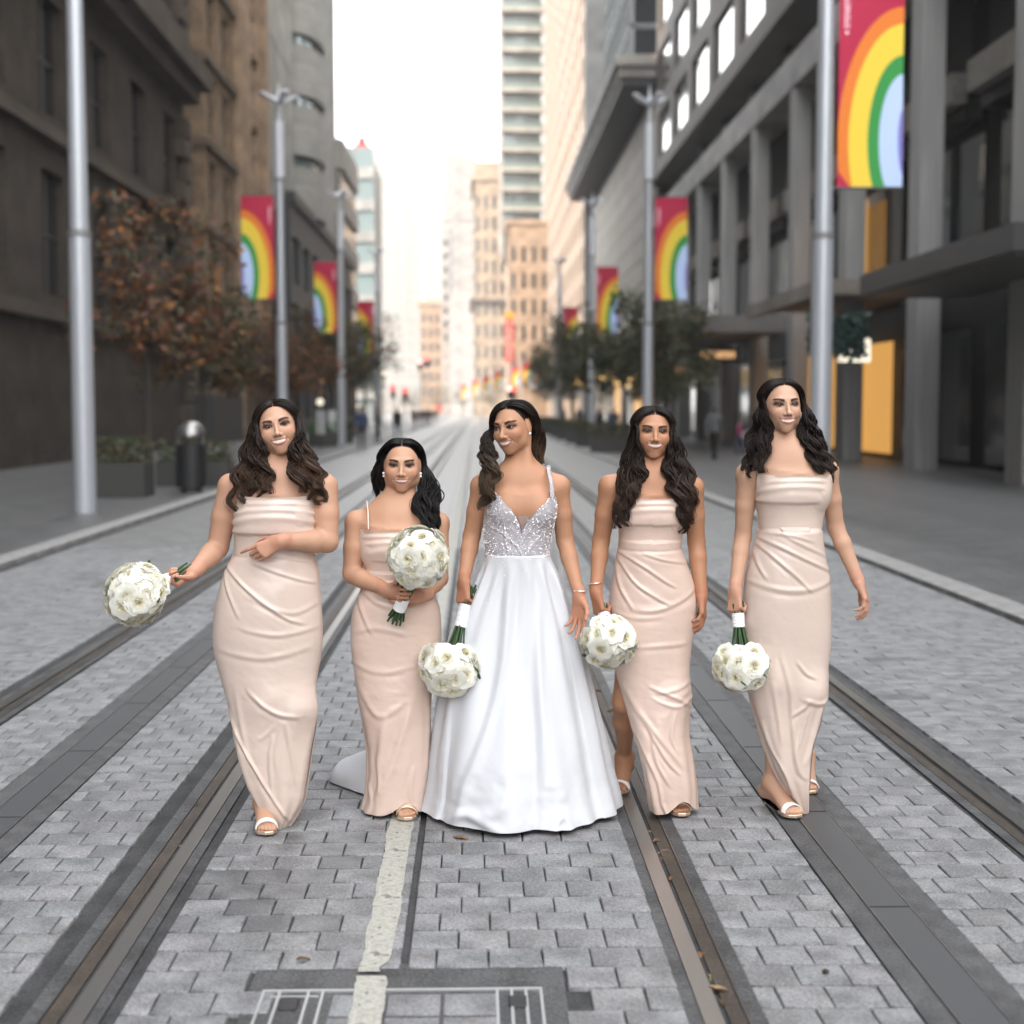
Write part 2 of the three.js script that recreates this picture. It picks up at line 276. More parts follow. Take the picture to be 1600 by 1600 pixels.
{ // --- right: dark bronze block over a grey columned podium
  const t = thing('office_building', 'dark bronze office block over a tall grey columned podium, right of the street', 'building', [12, 0, -60]);
  const g = (x0, y0, z0, x1, y1, z1) => box(x0, y0, z0 + 60, x1, y1, z1 + 60); // x from the facade line
  const bronze = facade(0.088, 0.07, 0.058, 0.6), grey = facade(0.42, 0.41, 0.40, 0.75), pale = facade(0.34, 0.31, 0.27, 0.7), dark = mat(0.013, 0.012, 0.012, 0.6);
  const N = -96, Z = -16;
  part(t, 'core', g(2.2, 0, N, 30, 64, Z), voidMat);
  const cols = []; for (let z = -88.7; z < Z; z += 7.33) cols.push(z);
  for (const z of cols) part(t, 'column', new RoundedBoxGeometry(0.62, 13.2, 1.0, 2, 0.05).translate(-0.26, 6.6, z + 60), grey);
  part(t, 'beam', g(-0.62, 13.2, N, 0.8, 14.4, Z), grey);
  const slats = []; for (let i = 0; i < 20; i++) slats.push(box(0, i * 0.135, 0, 0.05, i * 0.135 + 0.07, 6.1));
  const louvre = merge(slats), glassPane = box(0, 0, 0, 0.05, 4.6, 6.1);
  cols.forEach((z, i) => {
    part(t, 'ledge', g(0.55, 9.7, z + 0.6, 1.0, 10.5, z + 6.7), pale); part(t, 'louvre', louvre, dark, [1.1, 10.55, z + 60.6]);
    part(t, 'shop_window', glassPane, i < 2 || i > 6 ? glassDark : glassDark, [1.5, 5.0, z + 60.6]); part(t, 'spandrel', g(0.9, 9.3, z + 0.6, 1.4, 9.69, z + 6.7), dark);
    part(t, 'clerestory_window', box(0, 0, 0, 0.05, 1.95, 4.4), glassMirror, [0.95, 14.42, z + 61.4]); part(t, 'clerestory_pier', g(0.7, 14.41, z - 0.75, 1.3, 16.38, z + 0.75), bronze);
  });
  part(t, 'backing', g(1.6, 0, N, 2.1, 16.38, Z), voidMat);
  part(t, 'cornice', merge([g(-0.55, 16.4, N, 1.2, 17.0, Z), g(-0.3, 17.003, N, 1.2, 17.35, Z)]), bronze);
  const M = { O: [0, 0, N + 60], U: [0, 0, 1], N: [-1, 0, 0], W: Z - N, H: 64, y0: 17.353, bays: 11, a: 0.14, b: 0.9, floors: floorsOf(18.1, 11, 4.05, 2.85), thick: 0.28, wall: bronze, glass: glassMirror, back: false };
  gridWall(t, M);
  part(t, 'end_wall', g(0.02, 0, N - 0.4, 20, 64, N - 0.01), bronze);
  // shop openings at street level: lit glass between the columns
  const shop = box(0, 0, 0, 0.05, 3.6, 6.1); cols.forEach((z, i) => part(t, 'shop_window', shop, i === cols.length - 5 || i === cols.length - 6 ? amberGlow : glassDark, [1.25, 0.2, z + 60.6]));
  for (const [z, y, h] of [[-50.8, 5.4, 3.3], [-49.4, 5.4, 3.3], [-50.8, 0.4, 2.9], [-49.4, 0.4, 2.9]]) part(t, 'lit_window', box(0, 0, 0, 0.06, h, 1.1), amberGlow, [1.15, y, z + 60]);
}
{ // canopies
  const c1 = thing('canopy', 'wide flat grey canopy with shop signs hung beneath, along the columned podium', 'canopy', [9.8, 4.5, -66]), m = facade(0.2, 0.19, 0.18, 0.5);
  part(c1, 'fascia', merge([box(-2.4, 0, -13, -2.1, 0.62, 13), box(-2.098, 0, 12.7, 1.75, 0.62, 13), box(-2.098, 0, -13, 1.75, 0.62, -12.7)]), m); part(c1, 'roof', box(-2.09, 0.3, -12.69, 1.75, 0.5, 12.69), m); part(c1, 'soffit', box(-2.09, 0.02, -12.69, 1.75, 0.12, 12.69), mat(0.05, 0.055, 0.053, 0.5));
  const c2 = thing('canopy', 'beige canopy nearer the viewer, behind the tall right lamp post', 'canopy', [11.0, 4.75, -44]);
  part(c2, 'fascia', merge([box(-1.7, 0, -5.2, -1.45, 0.42, 5.2), box(-1.448, 0, 4.95, 2.2, 0.42, 5.2)]), facade(0.33, 0.29, 0.25)); part(c2, 'roof', box(-1.44, 0.2, -5.19, 2.2, 0.36, 4.94), facade(0.2, 0.18, 0.16));
  const c3 = thing('canopy', 'dark canopy at the right edge over the gold lit shop', 'canopy', [9.6, 4.4, -30]);
  part(c3, 'fascia', box(-0.2, 0, -5, 2.4, 0.5, 5), mat(0.04, 0.04, 0.04, 0.5)); part(c3, 'soffit', box(-0.1, -0.06, -4.9, 2.4, -0.01, 4.9), mat(0.1, 0.09, 0.08, 0.5));
}
{ // the street goes on behind the viewer: plain blocks that close it in
  const far = facade(0.24, 0.22, 0.2), w = (name, label, x0, z0, x1, z1, h, n, U, N, O, W) => { const t = thing('office_building', label, 'building', [0, 0, 0]); part(t, 'core', box(x0, 0, z0, x1, h, z1), voidMat); gridWall(t, { O, U, N, W, H: h, bays: n, a: 0.25, b: 0.8, floors: floorsOf(5, Math.floor((h - 6) / 4), 4, 2.6), thick: 0.4, wall: far, back: false }); };
  w('', 'stone fronted block continuing the right side of the street behind the viewer', 12.6, -15, 30, 110, 11, 16, [0, 0, 1], [-1, 0, 0], [12, 0, -15.5], 125);
  w('', 'stone fronted block continuing the left side of the street behind the viewer', -30, 15, -13.1, 110, 15, 12, [0, 0, -1], [1, 0, 0], [-12.5, 0, 110], 95);
}
const signGlow = (r, g, b, k) => mat(0.05, 0.04, 0.03, 0.5, { emissive: new THREE.Color(r, g, b), emissiveIntensity: k });
const font = await new FontLoader().loadAsync('fonts/droid/droid_sans_bold.typeface.json');
function lettering(text, size, depth = 0.05) { const g = new TextGeometry(text, { font, size, depth, curveSegments: 3, bevelEnabled: false }); g.computeBoundingBox(); g.translate(-(g.boundingBox.max.x + g.boundingBox.min.x) / 2, 0, 0); return g; }
{
  const s = (label, p, w, text, size) => { const t = thing('shop_sign', label, 'sign', p); part(t, 'board', box(-w / 2 - 0.15, -0.16, -0.12, w / 2 + 0.15, size + 0.16, 0), mat(0.02, 0.018, 0.016, 0.5)); part(t, 'letters', lettering(text, size, 0.06), signGlow(1, 0.55, 0.25, 0.26)); part(t, 'bracket', box(-0.04, size + 0.16, -0.1, 0.04, 0.95, -0.02), darkSteel); return t; };
  const a = at(1121, 559, 58), b = at(1056, 580, 66);
  s('orange lit lettered shop sign hung under the grey canopy, the larger one', a.toArray(), 1.6, 'NESPRESSO', 0.22).scale.set(0.86, 1.15, 1); s('orange lit lettered shop sign deeper under the canopy, the smaller one', b.toArray(), 1.0, 'LOEWE', 0.2);
  const w = thing('shop_sign', 'bright white lit sign block by the right edge', 'sign', at(1338, 566, 31).toArray());
  part(w, 'panel', merge([new RoundedBoxGeometry(0.7, 0.27, 0.12, 2, 0.03).translate(-0.05, 0.14, 0), new RoundedBoxGeometry(0.2, 0.26, 0.1, 2, 0.03).translate(0.2, 0.38, 0)]), signGlow(1, 0.9, 0.72, 0.3)); part(w, 'bracket', box(-0.04, 0.6, -0.04, 0.04, 1.0, 0.04), darkSteel);
}
{ // --- right: beige panelled block with a deep roof overhang
  const t = thing('office_building', 'beige panel clad block with deep overhanging flat roof, right of the street', 'building', [12, 0, -124]), beige = facade(0.46, 0.42, 0.36, 0.7), grey = facade(0.42, 0.40, 0.37);
  part(t, 'core', box(0.3, 0, -27, 20, 23.4, 26.4), facade(0.3, 0.28, 0.25));
  const pg = new RoundedBoxGeometry(0.28, 1.62, 2.58, 1, 0.03); const tones = [beige, facade(0.49, 0.45, 0.385, 0.7), facade(0.43, 0.395, 0.34, 0.7)]; seed = 3;
  for (let r = 0; r < 10; r++) for (let k = 0; k < 20; k++) part(t, 'panel', pg, tones[Math.floor(rnd() * 3)], [0.14, 6.6 + r * 1.68, -25.4 + k * 2.64]);
  part(t, 'roof', merge([box(-2.4, 23.9, -27.5, 20, 24.6, 27), box(-2.7, 24.603, -27.8, 20, 25.3, 27.3)]), grey); part(t, 'soffit', box(-2.2, 23.42, -27.2, 20, 23.88, 26.8), mat(0.03, 0.03, 0.032, 0.6));
  part(t, 'canopy', box(-2.6, 4.2, -27, -0.05, 4.7, 26), facade(0.16, 0.15, 0.14));
  for (let k = 0; k < 10; k++) part(t, 'shop_window', box(0, 0, 0, 0.1, 3.5, 4.2), k === 8 || k === 5 ? warmGlow : glassDark, [-0.02, 0.5, -26 + k * 5.2]);
  const fr = part(t, 'door_frame', merge([box(-0.2, 0.1, 0, -0.05, 3.7, 0.35), box(-0.2, 0.1, 2.6, -0.05, 3.7, 2.95), box(-0.2, 3.7, 0, -0.05, 4.05, 2.95)]), signGlow(1, 0.65, 0.12, 0.12), [0, 0, 22.5]);
}
{ const t = thing('apartment_tower', 'mirror glass tower rising behind the beige panel clad block', 'building', [12.6, 0, -118]);
  part(t, 'core', box(0.5, 23, -24, 22, 100, -0.5), voidMat);
  gridWall(t, { O: [0, 0, -24], U: [0, 0, 1], N: [-1, 0, 0], W: 24, H: 100, y0: 25.4, bays: 8, a: 0.03, b: 0.97, floors: floorsOf(25.6, 20, 3.7, 3.4), thick: 0.25, wall: facade(0.4, 0.42, 0.42), glass: glassMirror, back: false });
  gridWall(t, { O: [0, 0, 0], ...FRONT, W: 9, H: 100, y0: 25.4, bays: 4, a: 0.05, b: 0.95, floors: floorsOf(25.6, 20, 3.7, 3.3), thick: 0.25, wall: facade(0.2, 0.22, 0.22), glass: glassDark, back: false }); }
{ const t = thing('apartment_tower', 'tall warm pinkish slab tower catching the sun, right of the street', 'building', [12, 0, -200]), pink = facade(0.36, 0.295, 0.245);
  part(t, 'core', box(0.6, 0, -48, 20, 92, 47), pink);
  gridWall(t, { O: [0, 0, -48], U: [0, 0, 1], N: [-1, 0, 0], W: 95, H: 92, bays: 14, a: 0.28, b: 0.72, floors: floorsOf(9, 19, 4.2, 2.6), thick: 0.25, wall: pink, glass: glassDark, back: false });
  part(t, 'canopy', box(-3, 5, -47, 0, 5.7, 46), facade(0.3, 0.27, 0.24)); part(t, 'pier', box(-0.6, 0, 47.01, 6, 60, 48), facade(0.5, 0.49, 0.47)); }
{ const t = thing('apartment_tower', 'pale balconied tower with green glass facing the viewer, right of the street gap', 'building', [4.6, 0, -262]), slab = facade(0.5, 0.48, 0.445), green = mat(0.12, 0.17, 0.155, 0.12, { ior: 1.7 });
  part(t, 'core', box(0.3, 30, -20, 7.2, 120, -1.5), facade(0.35, 0.36, 0.35));
  for (let f = 0; f < 24; f++) { const y = 34 + f * 3.55; part(t, 'balcony', merge([box(0, y, -1.6, 7.4, y + 0.45, 0.9), box(-0.0, y + 0.46, 0.82, 7.4, y + 0.62, 0.9)]), slab); for (let k = 0; k < 3; k++) part(t, 'window', box(0.15 + k * 2.45, y + 0.47, -1.3, 2.4 + k * 2.45, y + 3.5, -1.2), (f * 7 + k * 5) % 4 ? green : glassPale); part(t, 'balustrade', box(0.05, y + 0.63, 0.84, 7.35, y + 1.5, 0.88), green); }
  part(t, 'pier', merge([box(-0.5, 30, -2, -0.05, 120, 1.0), box(7.45, 30, -2, 8.2, 120, 1.0)]), slab); }
{ const t = thing('office_building', 'low orange pink building catching the sun under the balconied tower', 'building', [5.4, 0, -244]), o = facade(0.45, 0.34, 0.25);
  part(t, 'core', box(0.3, 0, -12, 6.9, 33, -0.6), o); gridWall(t, { O: [0, 0, 0], ...FRONT, W: 7, H: 33, bays: 4, a: 0.3, b: 0.7, floors: floorsOf(9, 5, 4.4, 2.6), thick: 0.4, wall: o, back: false });
  gridWall(t, { O: [0, 0, -12], U: [0, 0, 1], N: [-1, 0, 0], W: 12, H: 33, bays: 4, a: 0.3, b: 0.7, floors: floorsOf(9, 5, 4.4, 2.6), thick: 0.25, wall: o, back: false }); part(t, 'cornice', box(-0.5, 33.01, -12.2, 7.2, 33.7, 0.4), facade(0.55, 0.4, 0.3)); }
{ const t = thing('office_building', 'beige old building with dark cornice in the bend of the street', 'building', [-0.6, 0, -305]), o = facade(0.42, 0.335, 0.25);
  part(t, 'core', box(0.3, 0, -30, 7, 54, -0.6), o); gridWall(t, { O: [0, 0, 0], ...FRONT, W: 7, H: 50, bays: 4, a: 0.28, b: 0.72, floors: floorsOf(8, 9, 4.5, 2.8), thick: 0.4, wall: o, back: false });
  gridWall(t, { O: [0, 0, -30], U: [0, 0, 1], N: [-1, 0, 0], W: 30, H: 50, bays: 8, a: 0.3, b: 0.7, floors: floorsOf(8, 9, 4.5, 2.8), thick: 0.25, wall: o, back: false }); part(t, 'cornice', box(-0.9, 24, -30.2, 7.2, 25, 0.6), facade(0.1, 0.09, 0.08)); part(t, 'cornice', box(-0.6, 50.01, -30.2, 7.2, 51, 0.5), o);
  const s = thing('vertical_sign', 'tall narrow red sign with pale letters on the right of the street', 'sign', at(796, 566, 236).toArray()); part(s, 'board', box(-0.65, 0, -0.3, 0.65, 7.2, 0), mat(0.5, 0.04, 0.035, 0.5)); part(s, 'cap', box(-0.7, 7.21, -0.3, 0.7, 8.3, 0.05), mat(0.6, 0.3, 0.02, 0.5)); const lt = part(s, 'letters', merge('TARGET'.split('').map((c, i) => lettering(c, 0.75, 0.05).translate(0, 6.0 - i * 1.15, 0.01))), mat(0.75, 0.6, 0.55, 0.5)); s.userData.label = 'tall narrow red sign with pale stacked letters beyond the trees'; }
{ const t = thing('apartment_tower', 'plain white slab building at the end of the street', 'building', [-9.4, 0, -385]), w = facade(0.36, 0.355, 0.345);
  part(t, 'core', box(0, 0, -30, 9.4, 52, -0.4), w); part(t, 'upper_block', box(0.8, 52.01, -30, 9.4, 70, -0.2), w); part(t, 'lower_block', box(2.4, 0, -0.39, 9.4, 32, 4), facade(0.42, 0.41, 0.4)); gridWall(t, { O: [0, 0, 0], ...FRONT, W: 2.3, H: 50, bays: 1, a: 0.3, b: 0.7, floors: floorsOf(20, 8, 3.6, 1.8), thick: 0.3, wall: w, back: false }); }
{ const t = thing('office_building', 'brown brick building with arched cornice where the street bends away', 'building', [-18.5, 0, -470]), o = facade(0.40, 0.26, 0.16);
  part(t, 'core', box(0.3, 0, -20, 9, 36, -0.6), o); gridWall(t, { O: [0, 0, 0], ...FRONT, W: 9, H: 36, bays: 4, a: 0.25, b: 0.75, floors: floorsOf(6, 6, 4.8, 3.0), thick: 0.4, wall: o, back: false }); part(t, 'cornice', box(-0.8, 36.01, -20, 9.6, 37.5, 0.8), facade(0.5, 0.38, 0.26)); }
// far hazy towers that close the view
[['pale cream tower with a thin spire, far down the street', [-49, -690], 13.5, 142, 1, 0], ['pale cream tower with a dark window strip, far down the street', [-42, -790], 12, 128, 2, 1], ['pale tower third from the left in the far gap', [-30.5, -850], 10, 112, 3, 2], ['low pale building at the foot of the far towers', [-52, -640], 30, 42, 4, 3], ['square grey tower top far off behind the white slab building', [-24, -900], 26, 150, 5, 4]].forEach(([l, [x, z], w, h, k, style]) => {
  const t = thing('distant_tower', l, 'tower', [x, 0, z]), m = facade(0.30, 0.285, 0.26);
  part(t, 'core', box(0.4, 0, -15, w - 0.4, h, -0.6), m); gridWall(t, { O: [0, 0, 0], ...FRONT, W: w, H: h, bays: Math.max(3, Math.round(w / 3)), a: 0.25, b: 0.75, floors: floorsOf(10, Math.floor((h - 14) / 5), 5, 2.6), thick: 0.4, wall: m, glass: glassPale, back: false });
  if (style === 0) { part(t, 'spire', cyl(V(2, h, -4), V(2, h + 26, -4), 0.7, 0.1, 8), m); part(t, 'cap', box(1, h + 0.01, -8, w - 4, h + 8, -2), m); } });

// --- left side
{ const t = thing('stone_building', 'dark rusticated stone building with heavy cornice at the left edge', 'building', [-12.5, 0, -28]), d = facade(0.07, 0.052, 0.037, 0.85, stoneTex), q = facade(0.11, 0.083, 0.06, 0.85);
  part(t, 'core', box(-20, 0, -34, -1.0, 48, 42), voidMat);
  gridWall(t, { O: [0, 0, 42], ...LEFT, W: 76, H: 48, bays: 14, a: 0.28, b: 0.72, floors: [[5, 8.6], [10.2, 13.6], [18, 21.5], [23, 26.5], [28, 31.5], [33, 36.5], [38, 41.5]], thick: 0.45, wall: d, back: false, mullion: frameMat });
  part(t, 'string_course', merge([4.2, 9.4, 17, 22.3, 27.3, 32.3, 37.3].map((y) => box(0.004, y, -33.9, 0.3, y + 0.4, 41.9))), q);
  part(t, 'cornice', merge([box(0.005, 14.6, -34.3, 0.7, 15.2, 42), box(0.005, 15.203, -34.6, 1.15, 16.0, 42), box(0.005, 47, -34, 1, 48, 42)]), q);
  for (let i = 0; i < 26; i++) if (i < 15 || i > 17) part(t, 'quoin', new RoundedBoxGeometry(0.5, 0.86, i % 2 ? 1.6 : 1.0, 2, 0.12).translate(0.1, 0.45 + i * 0.93, -34.05 + (i % 2 ? 0.8 : 0.5)), q);
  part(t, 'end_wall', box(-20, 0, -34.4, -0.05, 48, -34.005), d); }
{ const t = thing('stone_building', 'brown sandstone building with paired dark windows, left of the street', 'building', [-12.5, 0, -71]), s = facade(0.32, 0.22, 0.135, 0.85, stoneTex), b = facade(0.18, 0.13, 0.09);
  part(t, 'core', box(-18, 0, -3.4, -0.9, 46, 3.4), voidMat);
  const fl = floorsOf(2.8, 11, 3.9, 2.7);
  gridWall(t, { O: [0, 0, 4], ...LEFT, W: 7.8, H: 46, bays: 2, a: 0.22, b: 0.72, floors: fl, thick: 0.4, wall: s, back: false, mullion: frameMat });
  gridWall(t, { O: [-18, 0, 4.02], ...FRONT, W: 18.01, H: 46, bays: 5, a: 0.3, b: 0.62, floors: fl, thick: 0.4, wall: s, back: false, name: 'side_wall' });
  part(t, 'string_course', merge(fl.map(([y]) => box(-17.9, y - 0.75, -3.8, 0.22, y - 0.4, 4.3))), b); part(t, 'plinth', box(-17.9, 0, -3.8, 0.3, 2.3, 4.35), mat(0.035, 0.035, 0.036, 0.6)); }
{ const t = thing('stone_building', 'lighter tan sandstone building with tall windows reflecting gold, left of the street', 'building', [-12.5, 0, -80]), s = facade(0.46, 0.32, 0.21, 0.85, stoneTex);
  part(t, 'core', box(-18, 0, -4.9, -0.9, 42, 5), voidMat);
  gridWall(t, { O: [0, 0, 5.1], ...LEFT, W: 10, H: 42, bays: 2, a: 0.2, b: 0.7, floors: floorsOf(3.2, 10, 3.85, 2.8), thick: 0.4, wall: s, glass: glassMirror, back: false, mullion: frameMat }); part(t, 'pilaster', merge([box(0.005, 0, 4.4, 0.4, 42, 5.1), box(0.005, 0, -4.9, 0.4, 42, -4.2)]), s); part(t, 'canopy', box(0.01, 4.3, -4.8, 2.2, 4.7, 4.9), facade(0.3, 0.2, 0.14)); }
{ const t = thing('office_tower', 'grey concrete tower with curved projecting bays, left of the street', 'building', [-12.5, 0, -107]), c = facade(0.40, 0.395, 0.37, 0.8), dk = facade(0.36, 0.355, 0.33);
  part(t, 'core', box(-20, 0, -22, -0.6, 110, 21.7), c); part(t, 'wall', merge([box(-0.59, 14, 8, 0, 110, 21.7), box(-0.59, 14, -22, 0, 110, -12)]), c); part(t, 'joint', merge(Array.from({ length: 24 }, (_, i) => box(0.002, 16 + i * 4.1, 8, 0.03, 16.08 + i * 4.1, 21.7))), mat(0.2, 0.2, 0.19, 0.8));
  for (let f = 0; f < 24; f++) { const y = 15 + f * 4.1, g = new THREE.CylinderGeometry(4.6, 4.6, 3.3, 28, 1, false, 0, Math.PI); g.scale(0.42, 1, 1); g.translate(-0.3, y + 1.65, 3.2); part(t, 'bay', g, c); const w = new THREE.CylinderGeometry(4.1, 4.1, 0.78, 24, 1, false, 0, Math.PI); w.scale(0.36, 1, 1); w.translate(-0.3, y + 3.7, 3.2); part(t, 'window', w, glassPale); part(t, 'window', box(-0.5, y + 0.5, -10.5, -0.35, y + 3.6, -3.2), f % 2 ? glassMirror : glassDark); part(t, 'spandrel', box(-0.58, y - 0.5, -11.9, 0, y + 0.48, -1.8), dk); } }
{ const t = thing('office_building', 'low grey building with rounded corner and dark ribbon windows, left of the street', 'building', [-12.2, 0, -138]), c = facade(0.44, 0.42, 0.38);
  part(t, 'core', box(-16, 0, -9, -0.8, 26, 8), voidMat);
  for (let f = 0; f < 7; f++) { const y = f * 3.9; const cg = new THREE.CylinderGeometry(3, 3, f === 6 ? 2.6 : 1.7, 24); cg.translate(-3 + 0.2, y + (f === 6 ? 1.3 : 0.85), 6); const bg = box(-2.8, y, -9, 0.2, y + (f === 6 ? 2.6 : 1.7), 5.99); part(t, 'spandrel', merge([cg, bg]), c); if (f < 6) { const wg = new THREE.CylinderGeometry(2.7, 2.7, 2.2, 24); wg.translate(-2.8, y + 2.8, 6); part(t, 'window', merge([wg, box(-2.8, y + 1.72, -9, -0.1, y + 3.89, 5.9)]), glassDark); } } }
{ const t = thing('dark_building', 'low black fronted building in shade behind the left trees', 'building', [-11.6, 0, -112]), m = mat(0.022, 0.023, 0.026, 0.6);
  gridWall(t, { O: [0, 0, 22], ...LEFT, W: 44, H: 14.5, bays: 8, a: 0.15, b: 0.85, floors: [[1, 4], [5.4, 8.4], [9.6, 12.6]], thick: 0.4, wall: m, glass: (k, s) => (s > 9 && k < 3 ? glassPale : glassDark), back: true }); part(t, 'parapet', box(-0.5, 14.51, -22, 0.3, 15.2, 22), m); part(t, 'end_wall', box(-0.38, 0, 22.01, 0, 14.5, 22.3), m); }
{ const t = thing('office_building', 'blue grey glass banded building with a red sign on top, left of the gap', 'building', [-19, 0, -184]), m = facade(0.5, 0.54, 0.56), gl = mat(0.22, 0.30, 0.33, 0.1, { ior: 1.7 });
  part(t, 'core', box(-8, 0, -20, 5.6, 34, -0.5), mat(0.2, 0.24, 0.26, 0.5));
  for (let f = 0; f < 8; f++) { const y = 3 + f * 4; part(t, 'spandrel', box(-8, y, -0.49, 6, y + 1.4, 0), m); for (let k = 0; k < 6; k++) part(t, 'window', box(-8 + k * 2.33, y + 1.42, -0.4, -5.75 + k * 2.33, y + 3.98, -0.3), gl); } part(t, 'sign', merge([box(3.4, 34.1, -1, 5.4, 35.4, -0.7), box(3.9, 35.41, -1, 4.9, 36.3, -0.7)]), mat(0.65, 0.05, 0.05, 0.5)); part(t, 'lamp_globe', new THREE.SphereGeometry(1.0, 14, 10).translate(5.3, 14, 1.3), mat(0.7, 0.75, 0.75, 0.3)); }
// ------------------------------------------------------------------ figures: one smooth distance field per body, meshed on grids of different fineness
const smin = (a, b, k) => { const h = Math.max(k - Math.abs(a - b), 0) / k; return Math.min(a, b) - h * h * k * 0.25; };
const smax = (a, b, k) => -smin(-a, -b, k);
function cone(a, b, r0, r1, k = 0.02) { // tapered capsule
  const bx = b.x - a.x, by = b.y - a.y, bz = b.z - a.z, l2 = bx * bx + by * by + bz * bz || 1e-9;
  return { k, cx: (a.x + b.x) / 2, cy: (a.y + b.y) / 2, cz: (a.z + b.z) / 2, R: Math.sqrt(l2) / 2 + Math.max(r0, r1),
    f(x, y, z) { const px = x - a.x, py = y - a.y, pz = z - a.z, t = clamp((px * bx + py * by + pz * bz) / l2), qx = px - t * bx, qy = py - t * by, qz = pz - t * bz; return Math.sqrt(qx * qx + qy * qy + qz * qz) - (r0 + (r1 - r0) * t); } };
}
function ell(cx, cy, cz, rx, ry, rz, k = 0.02, sub = false) {
  return { k, cx, cy, cz, R: Math.max(rx, ry, rz), sub,
    f(x, y, z) { const a = (x - cx) / rx, b = (y - cy) / ry, c = (z - cz) / rz, k0 = Math.sqrt(a * a + b * b + c * c), k1 = Math.sqrt(a * a / (rx * rx) + b * b / (ry * ry) + c * c / (rz * rz)); return k1 < 1e-6 ? -Math.min(rx, ry, rz) : k0 * (k0 - 1) / k1; } };
}
function fieldOf(prims) {
  return (x, y, z) => {
    let d = 1e3;
    for (const p of prims) {
      const lb = Math.hypot(x - p.cx, y - p.cy, z - p.cz) - p.R;
      if (p.sub) { if (lb < p.k + 0.5 * p.R) d = smax(d, -p.f(x, y, z), p.k); } else if (lb < d + p.k) d = smin(d, p.f(x, y, z), p.k);
    }
    return d;
  };
}
// naive surface nets; far blocks are skipped
function surface(f, lo, hi, cell, skip) {
  const nx = Math.ceil((hi.x - lo.x) / cell) + 1, ny = Math.ceil((hi.y - lo.y) / cell) + 1, nz = Math.ceil((hi.z - lo.z) / cell) + 1, B = 6;
  const val = new Float32Array(nx * ny * nz), at3 = (i, j, k) => (k * ny + j) * nx + i;
  for (let k0 = 0; k0 < nz; k0 += B) for (let j0 = 0; j0 < ny; j0 += B) for (let i0 = 0; i0 < nx; i0 += B) {
    const d = f(lo.x + (i0 + B / 2) * cell, lo.y + (j0 + B / 2) * cell, lo.z + (k0 + B / 2) * cell), far = Math.abs(d) > cell * B * 1.35;
    for (let k = k0; k < Math.min(k0 + B, nz); k++) for (let j = j0; j < Math.min(j0 + B, ny); j++) for (let i = i0; i < Math.min(i0 + B, nx); i++)
      val[at3(i, j, k)] = far ? d : f(lo.x + i * cell, lo.y + j * cell, lo.z + k * cell);
  }
  const id = new Int32Array(nx * ny * nz).fill(-1), pos = [], idx = [];
  const E = [[0, 1], [0, 2], [0, 4], [1, 3], [1, 5], [2, 3], [2, 6], [3, 7], [4, 5], [4, 6], [5, 7], [6, 7]], c = new Float32Array(8);
  for (let k = 0; k < nz - 1; k++) for (let j = 0; j < ny - 1; j++) for (let i = 0; i < nx - 1; i++) {
    let m = 0;
    for (let q = 0; q < 8; q++) { c[q] = val[at3(i + (q & 1), j + ((q >> 1) & 1), k + (q >> 2))]; if (c[q] < 0) m |= 1 << q; }
    if (m === 0 || m === 255) continue;
    let sx = 0, sy = 0, sz = 0, n = 0;
    for (const [a, b] of E) {
      if ((c[a] < 0) === (c[b] < 0)) continue;
      const t = c[a] / (c[a] - c[b]);
      sx += (a & 1) + t * ((b & 1) - (a & 1)); sy += ((a >> 1) & 1) + t * (((b >> 1) & 1) - ((a >> 1) & 1)); sz += (a >> 2) + t * ((b >> 2) - (a >> 2)); n++;
    }
    const x = lo.x + (i + sx / n) * cell, y = lo.y + (j + sy / n) * cell, z = lo.z + (k + sz / n) * cell;
    if (skip && skip.some((s) => s.containsPoint(V(x, y, z)))) continue;
    id[at3(i, j, k)] = pos.length / 3; pos.push(x, y, z);
  }
  const quad = (a, b, c2, d, flip) => { if (a < 0 || b < 0 || c2 < 0 || d < 0) return; if (flip) idx.push(a, c2, b, a, d, c2); else idx.push(a, b, c2, a, c2, d); };
  for (let k = 1; k < nz - 1; k++) for (let j = 1; j < ny - 1; j++) for (let i = 1; i < nx - 1; i++) {
    const s = val[at3(i, j, k)] < 0;
    if (s !== (val[at3(i + 1, j, k)] < 0)) quad(id[at3(i, j - 1, k - 1)], id[at3(i, j, k - 1)], id[at3(i, j, k)], id[at3(i, j - 1, k)], !s);
    if (s !== (val[at3(i, j + 1, k)] < 0)) quad(id[at3(i - 1, j, k - 1)], id[at3(i - 1, j, k)], id[at3(i, j, k)], id[at3(i, j, k - 1)], !s);
    if (s !== (val[at3(i, j, k + 1)] < 0)) quad(id[at3(i - 1, j - 1, k)], id[at3(i, j - 1, k)], id[at3(i, j, k)], id[at3(i - 1, j, k)], !s);
  }
  return { pos, idx };
}
